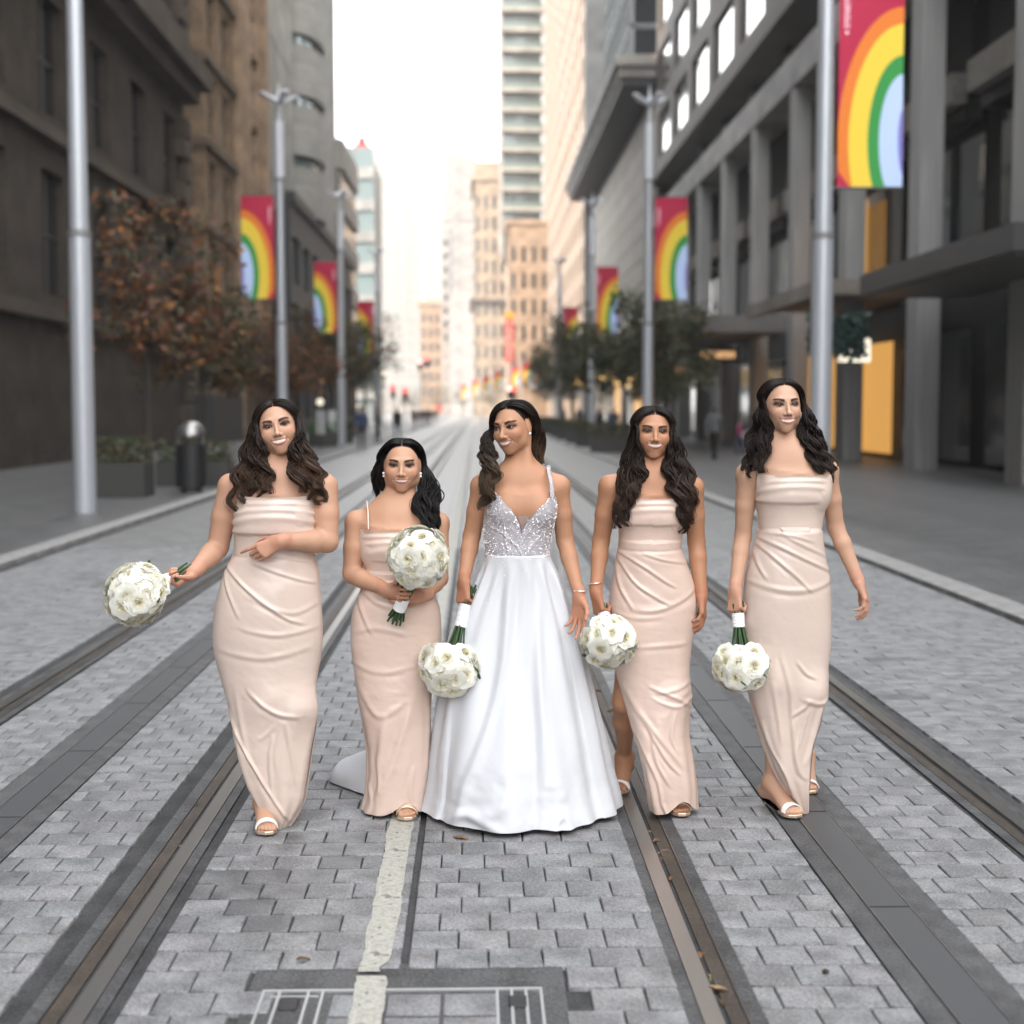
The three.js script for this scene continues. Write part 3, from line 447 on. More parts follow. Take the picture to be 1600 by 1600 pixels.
// several grids joined into one geometry with normals and colours from the field
function skinGeometry(f, grids, colour) {
  const P = [], N = [], C = [], I = [], n = V(0, 0, 0);
  for (const g of grids) {
    const s = surface(f, g.lo, g.hi, g.cell, g.skip), off = P.length / 3, e = g.cell * 0.4;
    for (let i = 0; i < s.pos.length; i += 3) {
      const x = s.pos[i], y = s.pos[i + 1], z = s.pos[i + 2];
      n.set(f(x + e, y, z) - f(x - e, y, z), f(x, y + e, z) - f(x, y - e, z), f(x, y, z + e) - f(x, y, z - e)).normalize();
      P.push(x, y, z); N.push(n.x, n.y, n.z);
      const c = colour(x, y, z, n); C.push(c[0], c[1], c[2]);
    }
    for (const q of s.idx) I.push(q + off);
  }
  const o = new THREE.BufferGeometry();
  o.setAttribute('position', new THREE.Float32BufferAttribute(P, 3)); o.setAttribute('normal', new THREE.Float32BufferAttribute(N, 3)); o.setAttribute('color', new THREE.Float32BufferAttribute(C, 3));
  o.setIndex(I); return o;
}

// ---- head in its own axes, centimetres: eyes on y = 0, face towards +z, chin at y = -11
function makeHead(h) { // h: smile 0..1, wide (mouth half width), open (teeth height), jaw, cheek
  const J = h.jaw ?? 1, mw = h.wide ?? 3.1, my = h.mouthY ?? -6.2, op = h.open ?? 1.1, lipT = 0.7, lipB = 1.0;
  const prims = [
    ell(0, 1.2, -2.2, 7.2, 8.6, 9.0, 0.1), ell(0, -3.4, 1.0, 6.25 * J, 7.9, 6.6, 2.6), ell(0, -9.7, 5.0, 2.2, 1.5, 1.6, 2.2),
  ];
  for (const s of [-1, 1]) prims.push(ell(s * 4.6 * J, -6.4, 0.2, 1.7, 2.2, 2.2, 2.6), ell(s * 3.7 * J, -3.2, 5.0, 2.1, 1.9, 1.9, 2.2), ell(s * 2.3, 1.95, 6.0, 2.3, 0.9, 1.2, 1.4));
  prims.push(cone(V(0, 0.8, 6.9), V(0, -3.3, 9.0), 0.55, 0.8, 0.9), ell(0, -3.55, 9.0, 0.95, 0.8, 0.95, 0.7));
  for (const s of [-1, 1]) prims.push(ell(s * 1.15, -3.95, 8.0, 0.75, 0.62, 0.85, 0.6));
  prims.push(ell(0, my - 0.2, 5.7, 3.1, 2.6, 2.0, 1.6));
  for (const s of [-1, 1]) prims.push(ell(s * 3.25, -0.1, 8.0, 1.9, 1.15, 1.6, 1.1, true));
  for (const s of [-1, 1]) prims.push(ell(s * 3.2, -0.05, 5.75, 1.5, 1.25, 1.35, 0.35), ell(s * 7.15, -1.2, -1.6, 0.7, 2.9, 1.6, 0.5));
  const base = fieldOf(prims);
  // mouth curves in x: top and bottom of the opening, outer edges of the lips
  const top = (x) => my + op * 0.45 + (h.smile ?? 1) * 0.035 * x * x, bot = (x) => my - op * 0.55 + (h.smile ?? 1) * 0.035 * x * x + op * Math.pow(Math.abs(x) / mw, 2.8);
  const w = (x) => clamp(1 - (x / (mw + 0.5)) ** 2), upL = (x) => top(x) + lipT * w(x) * (1 - 0.25 * Math.exp(-x * x / 0.25)), loL = (x) => bot(x) - lipB * w(x);
  const f = (x, y, z) => {
    let d = base(x, y, z);
    if (z > 3 && Math.abs(x) < 7) {
      if (Math.abs(x) < mw + 0.7 && y < my + 3 && y > my - 3) {
        const inOpen = sst(-0.12, 0.12, Math.min(top(x) - y, y - bot(x)));
        const lipU = sst(0, 0.25, y - top(x)) * sst(0, 0.3, upL(x) - y), lipD = sst(0, 0.25, bot(x) - y) * sst(0, 0.35, y - loL(x));
        d += 0.08 * inOpen - 0.2 * (lipU + 1.15 * lipD) * w(x);
        d += 0.16 * Math.exp(-((Math.abs(x) - mw - 0.15) ** 2) / 0.15 - ((y - top(mw)) ** 2) / 0.25);
        d += 0.10 * Math.exp(-(x * x) / 2.5 - ((y - loL(0) + 0.45) ** 2) / 0.2);
      }
      const ax = Math.abs(x), fy = clamp((-3.6 - y) / 3.2), fx = lerp(1.9, mw + 1.0, fy); // crease from the nose to beside the mouth
      if (y < -3 && y > -7.4) d += 0.15 * (h.crease ?? 1) * Math.exp(-((ax - fx) ** 2) / 0.12) * sst(0, 0.15, fy) * sst(1.15, 0.85, fy);
      d += 0.2 * Math.exp(-(((ax - 0.62) ** 2) / 0.1 + ((y + 4.45) ** 2) / 0.08)) * sst(7.5, 8.2, z); // nostrils
      const ex = ax - 3.2, lid = Math.exp(-((y - 0.55 + 0.07 * ex * ex) ** 2) / 0.02) * sst(2.0, 1.3, Math.abs(ex)); // upper lid fold
      d -= 0.12 * lid;
    }
    return d;
  };
  const skin = h.skin, dim = h.skin.map((v, i) => v * [0.62, 0.5, 0.44][i]), mix = (a, b, t) => [lerp(a[0], b[0], t), lerp(a[1], b[1], t), lerp(a[2], b[2], t)];
  const lip = h.lip ?? [0.40, 0.16, 0.13], dark = [0.012, 0.007, 0.006], hair = h.hairColour;
  const hairline = (x, z) => (h.hairTop ?? 7.3) - 0.055 * x * x - (z < 3 ? (3 - z) * 1.6 : 0);
  const colour = (x, y, z) => {
    let c = skin; const ax = Math.abs(x);
    const hl = y - hairline(x, z);
    if (z > 1.5 && y < 8) {
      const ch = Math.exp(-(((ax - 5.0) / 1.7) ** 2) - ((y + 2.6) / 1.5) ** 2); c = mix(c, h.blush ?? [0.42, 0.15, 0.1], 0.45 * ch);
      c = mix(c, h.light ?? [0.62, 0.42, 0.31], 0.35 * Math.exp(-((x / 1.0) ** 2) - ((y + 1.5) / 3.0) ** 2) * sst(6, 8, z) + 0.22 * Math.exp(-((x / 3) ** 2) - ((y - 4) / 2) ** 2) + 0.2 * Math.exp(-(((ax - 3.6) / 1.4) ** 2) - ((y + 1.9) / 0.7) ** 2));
      // eye: shadow, lashes, white, iris
      const ex = ax - 3.2, ol = x < 0 ? -ex : ex;
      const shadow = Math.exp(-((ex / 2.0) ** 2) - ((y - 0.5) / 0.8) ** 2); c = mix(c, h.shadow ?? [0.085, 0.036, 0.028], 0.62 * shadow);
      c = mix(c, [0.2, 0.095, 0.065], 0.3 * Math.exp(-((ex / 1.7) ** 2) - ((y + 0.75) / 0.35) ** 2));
      const eh = (h.eye ?? 0.5), up = eh * (1 - (ex / 1.8) ** 2) + 0.12 * ex, lo = -eh * 0.85 * (1 - (ex / 1.8) ** 2) + 0.12 * ex;
      if (Math.abs(ex) < 1.8 && y < up && y > lo) {
        const gz = (h.gaze ?? 0), r = Math.hypot(x - Math.sign(x) * 3.2 - gz, (y - 0.02) * 1.02);
        c = r < 0.9 ? (r < 0.3 ? [0.005, 0.004, 0.004] : mix([0.022, 0.009, 0.005], [0.008, 0.004, 0.003], sst(0.55, 0.9, r))) : mix([0.42, 0.36, 0.33], [0.12, 0.075, 0.06], sst(0.7, 1.4, Math.abs(ex)));
        if (Math.hypot(x - Math.sign(x) * 3.2 - gz + 0.2, y - 0.25) < 0.1) c = [0.6, 0.6, 0.6];
      }
      const lash = Math.exp(-(((y - up - 0.06) / (0.4 + 0.12 * Math.max(ex, 0))) ** 2)) * sst(2.45, 1.7, ex) * sst(-2.0, -1.5, ex); c = mix(c, dark, 0.97 * lash);
      c = mix(c, dark, 0.5 * Math.exp(-(((y - lo) / 0.16) ** 2)) * sst(1.8, 1.4, Math.abs(ex)));
      // brow
      const bt = (ax - 1.25) / 4.0, by = (h.browY ?? 1.75) + 0.75 * Math.sin(clamp(bt, 0, 1) * 2.25) * 0.9 - 0.25, bw = 0.56 * (1 - 0.55 * clamp(bt));
      c = mix(c, h.browColour ?? [0.018, 0.01, 0.008], 0.95 * sst(bw + 0.14, bw - 0.1, Math.abs(y - by)) * sst(-0.06, 0.06, bt) * sst(1.05, 0.9, bt));
      // mouth
      if (z > 4 && ax < mw + 0.35) {
        if (y < top(x) + 0.02 && y > bot(x) - 0.02) {
          const tooth = Math.exp(-(((((ax + 0.0) % 0.78) - 0.39) / 0.37) ** 8)); c = mix([0.3, 0.22, 0.2], [0.74, 0.66, 0.585], clamp(tooth + 0.4) * sst(mw * 0.95, mw * 0.7, ax));
          c = mix(c, [0.09, 0.03, 0.03], sst(mw * 0.66, mw * 0.9, ax));
          if (op < 0.35) c = [0.1, 0.035, 0.03];
        } else if (y >= top(x) && y < upL(x)) c = mix(lip, skin, sst(upL(x) - 0.12, upL(x) + 0.02, y) * 0.6);
        else if (y <= bot(x) && y > loL(x)) c = mix(lip, [lip[0] * 1.5, lip[1] * 1.5, lip[2] * 1.5], 0.4 * Math.exp(-x * x / 1.5 - ((y - (bot(x) + loL(x)) / 2) / 0.25) ** 2));
      }
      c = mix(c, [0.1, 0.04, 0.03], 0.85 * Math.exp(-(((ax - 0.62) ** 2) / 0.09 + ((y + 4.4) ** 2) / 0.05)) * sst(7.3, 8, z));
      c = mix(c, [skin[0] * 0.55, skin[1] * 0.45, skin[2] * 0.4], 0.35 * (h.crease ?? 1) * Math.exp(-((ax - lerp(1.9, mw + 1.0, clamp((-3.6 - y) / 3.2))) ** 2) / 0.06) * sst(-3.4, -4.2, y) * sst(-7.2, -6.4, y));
    }
    if (ax < 6.9 || y > 2.2 || z < -2.6) { const part = h.part ?? 0; const t = sst(-0.25, 0.35, hl) * (Math.abs(x - part) < 0.16 && z > -4 ? 0.25 : 1); if (t > 0) c = mix(c, hair, t); }
    return c;
  };
  return { f, colour, hairline };
}

// ---- a hand: palm and five separate fingers; W wrist, D along the hand, N out of the palm, S towards the thumb
function hand(prims, W, D, N, S, o = {}) {
  const s = o.s ?? 0.92, P = (d, t, n = 0) => W.clone().addScaledVector(D, d * s).addScaledVector(S, t * s).addScaledVector(N, n * s);
  const curl = o.curl ?? [0.35, 0.4, 0.45, 0.5], spread = o.spread ?? 0.06, out = [];
  const kn = [[0.088, 0.027], [0.091, 0.009], [0.087, -0.009], [0.079, -0.026]], L = [[0.043, 0.026, 0.021], [0.047, 0.03, 0.022], [0.043, 0.028, 0.022], [0.034, 0.021, 0.019]];
  out.push(cone(P(-0.02, 0), P(0.02, 0), 0.024 * s, 0.022 * s, 0.012));
  kn.forEach(([d, t], i) => out.push(cone(P(0.015, t * 0.6), P(d, t), 0.0145 * s, 0.0108 * s, 0.012)));
  kn.forEach(([d, t], i) => {
    let p = P(d, t), a = 0; const base = spread * (1.5 - i);
    const c = curl[i], steps = Array.isArray(c) ? c : [c, c * 1.25, c * 0.9], r = [0.0092, 0.0082, 0.0072, 0.0058];
    const dirX = D.clone().addScaledVector(S, base).normalize();
    for (let q = 0; q < 3; q++) {
      a += steps[q];
      const dir = dirX.clone().multiplyScalar(Math.cos(a)).addScaledVector(N, Math.sin(a)), e = p.clone().addScaledVector(dir, L[i][q] * s * (o.len ?? 1));
      out.push(cone(p, e, r[q] * s * (i === 3 ? 0.88 : 1), r[q + 1] * s * (i === 3 ? 0.88 : 1), 0.0035)); p = e;
    }
  });
  const th = o.thumb ?? { out: 0.7, in: 0.35 };
  let p = P(0.022, 0.024, 0.004), dir = D.clone().multiplyScalar(0.75).addScaledVector(S, th.out).addScaledVector(N, th.in).normalize();
  [[0.04, 0.0125, 0.0105], [0.033, 0.0105, 0.0092], [0.026, 0.0092, 0.0068]].forEach(([l, a, b], q) => {
    const e = p.clone().addScaledVector(dir, l * s); out.push(cone(p, e, a * s, b * s, q ? 0.004 : 0.014)); p = e;
    dir = dir.clone().addScaledVector(D, 0.3).addScaledVector(S, -(th.bend ?? 0.25)).addScaledVector(N, th.in * 0.4).normalize();
  });
  prims.push(...out); return P(0.09, 0);
}
// a foot in a high heel: A ankle joint, B ball on the sole, side = +1 big toe towards +x of the pair (S)
function foot(prims, A, B, S, o = {}) {
  const fw = B.clone().sub(A).setY(0).normalize(), U = V(0, 1, 0);
  const heel = A.clone().addScaledVector(fw, -0.045).addScaledVector(U, -0.045);
  prims.push(cone(A, heel, 0.034, 0.028, 0.025), cone(A, B.clone().addScaledVector(S, 0.016), 0.033, 0.019, 0.03), cone(A, B.clone().addScaledVector(S, -0.022), 0.028, 0.015, 0.03), cone(heel, B, 0.022, 0.02, 0.03));
  [[0.027, 0.05, 0.0125], [0.010, 0.05, 0.0092], [-0.005, 0.045, 0.0088], [-0.019, 0.038, 0.0085], [-0.031, 0.028, 0.0082]].forEach(([t, l, r]) => {
    const a = B.clone().addScaledVector(S, t * 0.9).addScaledVector(fw, 0.004), e = a.clone().addScaledVector(fw, l * 0.82).addScaledVector(U, -0.008);
    prims.push(cone(a, e, r * 1.05, r * 0.95, 0.004));
  });
  return { heel, fw };
}

// ---- cloth shells around the body: rows [y px, left px, right px] read off at the body's distance
function shell(rows, d, depthOf, zOf) {
  const R = rows.map(([y, a, b]) => { const p = at(a, y, d), q = at(b, y, d); return { y: p.y, cx: (p.x + q.x) / 2, hw: (q.x - p.x) / 2 }; });
  const look = (y) => {
    let i = 0; while (i < R.length - 2 && R[i + 1].y > y) i++;
    const a = R[i], b = R[i + 1], p = R[Math.max(0, i - 1)], n = R[Math.min(R.length - 1, i + 2)], t = clamp((a.y - y) / (a.y - b.y)), t2 = t * t, t3 = t2 * t;
    const H = (k) => { const m0 = (b[k] - p[k]) / ((p.y - b.y) || 1) * (a.y - b.y), m1 = (n[k] - a[k]) / ((a.y - n.y) || 1) * (a.y - b.y); return (2 * t3 - 3 * t2 + 1) * a[k] + (t3 - 2 * t2 + t) * m0 + (-2 * t3 + 3 * t2) * b[k] + (t3 - t2) * m1; };
    const hw = Math.max(0.004, H('hw'));
    return { cx: H('cx'), hw, hd: depthOf(y, hw), cz: -d + (zOf ? zOf(y) : 0) };
  };
  return { look, top: R[0].y, bottom: R[R.length - 1].y, R };
}
function shellGeometry(sh, { nu = 200, nv = 220, top, bottom, inset = 0, exp = 2.15, fold, u0 = 0, u1 = Math.PI * 2 }) {
  const P = [], UV = [], I = [], closed = Math.abs(u1 - u0 - 2 * Math.PI) < 1e-6;
  const sup = (c) => Math.sign(c) * Math.pow(Math.abs(c), 2 / exp);
  for (let j = 0; j <= nv; j++) for (let i = 0; i <= nu; i++) {
    const th = lerp(u0, u1, i / nu), c = Math.cos(th), s = Math.sin(th), yt = top ? top(c, s) : sh.top, yb = bottom ? bottom(c, s) : sh.bottom, y = lerp(yt, yb, j / nv), L = sh.look(y);
    let x = L.cx + (L.hw + inset) * sup(c), z = L.cz + (L.hd + inset) * sup(s), yy = y;
    if (fold) {
      const nx = c / L.hw, nz = s / L.hd, nl = Math.hypot(nx, nz) || 1, o = fold(x, y, c, s, L, j / nv), q = typeof o === 'number' ? { n: o } : o;
      x += nx / nl * q.n + (q.x || 0); z += nz / nl * q.n + (q.z || 0); yy += q.y || 0;
    }
    P.push(x, yy, z); UV.push(th * L.hw, y);
  }
  for (let j = 0; j < nv; j++) for (let i = 0; i < nu; i++) { const a = j * (nu + 1) + i, b = a + 1, e = a + nu + 1; I.push(a, b, e, b, e + 1, e); }
  const g = new THREE.BufferGeometry(); g.setAttribute('position', new THREE.Float32BufferAttribute(P, 3)); g.setAttribute('uv', new THREE.Float32BufferAttribute(UV, 2)); g.setIndex(I); g.computeVertexNormals();
  if (closed) { const n = g.attributes.normal; for (let j = 0; j <= nv; j++) { const a = j * (nu + 1), b = a + nu, v = V(n.getX(a) + n.getX(b), n.getY(a) + n.getY(b), n.getZ(a) + n.getZ(b)).normalize(); n.setXYZ(a, v.x, v.y, v.z); n.setXYZ(b, v.x, v.y, v.z); } }
  return g;
}
// creases: each [amp, width px, x, y, x, y, ...] through photo pixels, turned into metres at distance d
function creases(list, d, ka = 1, kw = 1) {
  const out = list.map(([amp, w, ...pts]) => {
    const c = []; for (let i = 0; i < pts.length; i += 2) { const p = at(pts[i], pts[i + 1], d); c.push(new THREE.Vector2(p.x, p.y)); }
    const sp = new THREE.SplineCurve(c).getPoints(10), bb = new THREE.Box2().setFromPoints(sp).expandByScalar(0.004 * w * 2.6);
    return { amp: amp * ka, w: w * kw * d / F, sp, bb };
  });
  return (x, y) => {
    let o = 0;
    for (const c of out) {
      if (x < c.bb.min.x || x > c.bb.max.x || y < c.bb.min.y || y > c.bb.max.y) continue;
      let best = 1e9, sd = 0, tt = 0; const n = c.sp.length - 1;
      for (let i = 0; i < n; i++) {
        const a = c.sp[i], b = c.sp[i + 1], dx = b.x - a.x, dy = b.y - a.y, l2 = dx * dx + dy * dy || 1e-9, t = clamp(((x - a.x) * dx + (y - a.y) * dy) / l2), qx = x - a.x - t * dx, qy = y - a.y - t * dy, q = qx * qx + qy * qy;
        if (q < best) { best = q; sd = dx * qy - dy * qx > 0 ? 1 : -1; tt = (i + t) / n; }
      }
      const s = Math.sqrt(best) / c.w * sd, fade = Math.pow(Math.sin(Math.PI * clamp(tt * 0.94 + 0.03)), 0.6);
      o += c.amp * fade * (Math.exp(-s * s) - 0.55 * Math.exp(-((s + 1.5) ** 2) * 0.9));
    }
    return o;
  };
}
// ---- tubes of changing radius along a curve (locks of hair, straps, stems)
function lockGeometry(list, sides = 6) { // list of { pts, r(t), col(t), flat }
  const P = [], N = [], C = [], I = [];
  for (const { pts, r, col, flat = 1 } of list) {
    const n = pts.length, base = P.length / 3, T = V(0, 0, 0), A = V(0, 0, 0), B = V(0, 0, 0), ref = V(0.3, 0.2, 0.93);
    for (let i = 0; i < n; i++) {
      T.copy(pts[Math.min(n - 1, i + 1)]).sub(pts[Math.max(0, i - 1)]).normalize();
      A.crossVectors(T, ref).normalize(); B.crossVectors(A, T).normalize();
      const t = i / (n - 1), rad = r(t), c = col(t);
      for (let k = 0; k < sides; k++) {
        const q = k / sides * Math.PI * 2, ca = Math.cos(q), sa = Math.sin(q), p = pts[i];
        P.push(p.x + rad * (A.x * ca + B.x * sa * flat), p.y + rad * (A.y * ca + B.y * sa * flat), p.z + rad * (A.z * ca + B.z * sa * flat));
        const nn = V(A.x * ca * flat + B.x * sa, A.y * ca * flat + B.y * sa, A.z * ca * flat + B.z * sa).normalize(); N.push(nn.x, nn.y, nn.z); C.push(c[0], c[1], c[2]);
      }
      if (i) for (let k = 0; k < sides; k++) { const k1 = (k + 1) % sides, a = base + (i - 1) * sides, b = base + i * sides; I.push(a + k, a + k1, b + k, a + k1, b + k1, b + k); }
    }
  }
  const g = new THREE.BufferGeometry(); g.setAttribute('position', new THREE.Float32BufferAttribute(P, 3)); g.setAttribute('normal', new THREE.Float32BufferAttribute(N, 3)); g.setAttribute('color', new THREE.Float32BufferAttribute(C, 3)); g.setIndex(I); return g;
}
function tube(pts, r, sides = 8) { return lockGeometry([{ pts, r: () => r, col: () => [1, 1, 1] }], sides); }
const curve = (pts, n) => new THREE.CatmullRomCurve3(pts, false, 'centripetal').getPoints(n);

const skinMat = mat(1, 1, 1, 0.48, { vertexColors: true, specularIntensity: 0.55 });
function orient(g) { // faces wound to agree with the normals
  const p = g.attributes.position, n = g.attributes.normal, ix = g.index.array; let s = 0;
  const a = V(0, 0, 0), b = V(0, 0, 0), c = V(0, 0, 0), m = V(0, 0, 0);
  for (let i = 0; i < ix.length; i += 3 * 37) { a.fromBufferAttribute(p, ix[i]); b.fromBufferAttribute(p, ix[i + 1]); c.fromBufferAttribute(p, ix[i + 2]); m.fromBufferAttribute(n, ix[i]); s += Math.sign(b.sub(a).cross(c.sub(a)).dot(m)); }
  if (s < 0) for (let i = 0; i < ix.length; i += 3) { const t = ix[i + 1]; ix[i + 1] = ix[i + 2]; ix[i + 2] = t; }
  return g;
}

// ------------------------------------------------------------------ lamp posts and banners
const postMat = mat(0.44, 0.46, 0.49, 0.38, { metalness: 0.35 }), sleeveMat = mat(0.62, 0.64, 0.68, 0.4), bandMat = mat(0.2, 0.2, 0.2, 0.4);
function lampPost(x, d, label, group) {
  const t = thing('street_lamp', label, 'street lamp', [x, 0, -d], group);
  part(t, 'base', new THREE.CylinderGeometry(0.165, 0.17, 4.2, 24).translate(0, 2.13, 0), postMat); part(t, 'collar', new THREE.CylinderGeometry(0.178, 0.178, 0.08, 24).translate(0, 4.28, 0), bandMat);
  part(t, 'shaft', new THREE.CylinderGeometry(0.115, 0.145, 4.3, 24).translate(0, 6.48, 0), postMat); part(t, 'collar', new THREE.CylinderGeometry(0.15, 0.15, 0.06, 24).translate(0, 8.66, 0), bandMat);
  part(t, 'sleeve', new THREE.CylinderGeometry(0.14, 0.14, 1.7, 24).translate(0, 9.55, 0), sleeveMat); part(t, 'neck', new THREE.CylinderGeometry(0.05, 0.09, 0.5, 14).translate(0, 10.66, 0), postMat);
  for (let k = 0; k < 4; k++) { const a = k * Math.PI / 2 + 0.5, g = new RoundedBoxGeometry(0.62, 0.09, 0.2, 2, 0.03); g.translate(0.34, 0, 0); g.rotateZ(0.45); g.rotateY(a); g.translate(0, 10.95, 0); part(t, 'lamp_arm', g, sleeveMat); }
  part(t, 'finial', new THREE.ConeGeometry(0.07, 0.5, 10).translate(0, 11.35, 0), sleeveMat);
  return t;
}
const bannerTex = (flip) => canvasTex(256, 800, (c, w, h) => {
  const X = (x) => flip ? x : w - x; // the arcs spring from the side away from the pole
  c.fillStyle = '#b3123f'; c.fillRect(0, 0, w, h);
  const arc = (r, ry, col) => { c.fillStyle = col; c.beginPath(); c.ellipse(X(w * 1.02), h * 0.78, r, ry, 0, 0, 7); c.fill(); };
  arc(262, 520, '#e27a24'); arc(218, 455, '#eacb3f'); arc(142, 335, '#2f8f3f'); arc(98, 262, '#b9cdf2'); arc(24, 130, '#7d78c0');
  c.fillStyle = '#b3123f'; c.beginPath(); c.moveTo(X(0), h); c.lineTo(X(0), h * 0.92); c.lineTo(X(w * 0.2), h); c.fill();
  c.save(); c.translate(X(30) + (flip ? 0 : 0), 190); c.rotate(-Math.PI / 2); c.fillStyle = '#f4d7dd'; c.font = 'bold 30px sans-serif'; c.textBaseline = 'middle'; c.fillText('SYDNEY', 0, 0); c.beginPath(); c.arc(-16, 0, 7, 0, 7); c.fill(); c.restore();
});
const bannerMat = { L: mat(1, 1, 1, 0.7, { map: bannerTex(false) }), R: mat(1, 1, 1, 0.7, { map: bannerTex(true) }) };
function banner(x, d, side, label, group, h = 3.12, top = 8.15) {
  const t = thing('banner', label, 'banner', [x + side * 0.2, 0, -d], group), n = 14, P = [], U = [], I = [], w = 1.0;
  for (let j = 0; j <= n; j++) for (let i = 0; i <= 6; i++) { const u = i / 6, v = j / n; P.push(side * u * w, top - v * h, 0.03 * Math.sin(v * 5 + u * 3) * u); U.push(side > 0 ? u : 1 - u, 1 - v); }
  for (let j = 0; j < n; j++) for (let i = 0; i < 6; i++) { const q = j * 7 + i; I.push(q, q + 7, q + 1, q + 1, q + 7, q + 8); }
  const g = new THREE.BufferGeometry(); g.setAttribute('position', new THREE.Float32BufferAttribute(P, 3)); g.setAttribute('uv', new THREE.Float32BufferAttribute(U, 2)); g.setIndex(I); g.computeVertexNormals();
  part(t, 'cloth', g, side > 0 ? bannerMat.R : bannerMat.L);
  part(t, 'rod', cyl(V(-side * 0.1, top + 0.02, 0), V(side * 1.03, top + 0.02, 0), 0.02, 0.015, 8), darkSteel); part(t, 'rod', cyl(V(-side * 0.1, top - h - 0.02, 0), V(side * 1.03, top - h - 0.02, 0), 0.02, 0.015, 8), darkSteel);
}
const RX = 5.33, LX = -6.03;
lampPost(RX, 22, 'tall silver lamp post at the right, nearest of its row, behind the tallest woman'); lampPost(RX, 44.4, 'silver lamp post with star shaped top above the woman with the slit dress'); lampPost(RX, 66, 'silver lamp post, third along the right kerb, rising behind a tree'); lampPost(RX, 92, 'thin silver lamp post, fourth along the right kerb');
lampPost(LX, 22, 'silver lamp post nearest on the left kerb'); lampPost(LX, 44.4, 'silver lamp post with star shaped top rising behind the leftmost woman'); lampPost(LX, 64, 'silver lamp post, next beyond on the left kerb, by the white boards'); lampPost(LX, 87, 'thin silver lamp post, farthest plain one on the left kerb');
banner(RX, 22, 1, 'large rainbow arc banner on crimson, nearest, at the right edge'); banner(RX, 44.4, 1, 'rainbow arc banner on crimson hung in front of the columned podium'); banner(RX, 66, 1, 'rainbow arc banner half hidden by a tree at the right kerb'); banner(RX, 92, 1, 'small rainbow banner farthest along the right kerb');
banner(LX, 44.4, -1, 'rainbow arc banner on crimson, nearest on the left, over the autumn tree'); banner(LX, 64, -1, 'rainbow arc banner on the second left lamp post'); banner(LX, 87, -1, 'small rainbow banner on the third left lamp post');
// small banners strung far along the right hand pavement
for (let k = 0; k < 6; k++) { const x = 720 + k * 17 - (k > 3 ? -10 : 0), d = 250 - k * 16, p = at(x, 612 - k * 6, d); const t = thing('banner', ['first', 'second', 'third', 'fourth', 'fifth', 'sixth'][k] + ' tiny rainbow banner from the left in the far row at the road end', 'banner', [p.x, 0, -d], 'tiny far rainbow banners'); part(t, 'cloth', new THREE.PlaneGeometry(1.0, 2.4).translate(0.6, p.y, 0), bannerMat.R); part(t, 'pole', cyl(V(0, 0, 0), V(0, p.y + 1.6, 0), 0.09, 0.07, 8), postMat); }

// ------------------------------------------------------------------ trees and planters
const bark = mat(0.05, 0.042, 0.036, 0.9);
const leafTones = { autumn: [[0.15, 0.05, 0.014], [0.10, 0.038, 0.02], [0.22, 0.09, 0.016], [0.06, 0.05, 0.018], [0.09, 0.035, 0.02], [0.05, 0.048, 0.02]], mixed: [[0.055, 0.055, 0.022], [0.10, 0.055, 0.02], [0.035, 0.05, 0.018], [0.13, 0.07, 0.018], [0.045, 0.04, 0.018]], green: [[0.05, 0.065, 0.026], [0.035, 0.055, 0.02], [0.07, 0.07, 0.03], [0.09, 0.06, 0.025], [0.03, 0.042, 0.018]] };
const leafMatC = mat(1, 1, 1, 0.7, { vertexColors: true, transmission: 0 });
function leaves(n, place, tones, size) {
  const P = [], C = [], N = [];
  for (let i = 0; i < n; i++) {
    const p = place(i), a = V(rr(-1, 1), rr(-1, 1), rr(-1, 1)).normalize(), b = V(rr(-1, 1), rr(-1, 1), rr(-1, 1)).cross(a).normalize(), s = size * rr(0.6, 1.3), c = tones[Math.floor(rnd() * tones.length)], m = rr(0.7, 1.3), nn = a.clone().cross(b);
    const q = [p.clone().addScaledVector(a, s), p.clone().addScaledVector(b, s * 0.5), p.clone().addScaledVector(a, -s), p.clone().addScaledVector(b, -s * 0.5)];
    for (const k of [0, 1, 2, 0, 2, 3]) { P.push(q[k].x, q[k].y, q[k].z); C.push(c[0] * m, c[1] * m, c[2] * m); N.push(nn.x, nn.y, nn.z); }
  }
  const g = new THREE.BufferGeometry(); g.setAttribute('position', new THREE.Float32BufferAttribute(P, 3)); g.setAttribute('normal', new THREE.Float32BufferAttribute(N, 3)); g.setAttribute('color', new THREE.Float32BufferAttribute(C, 3)); return g;
}
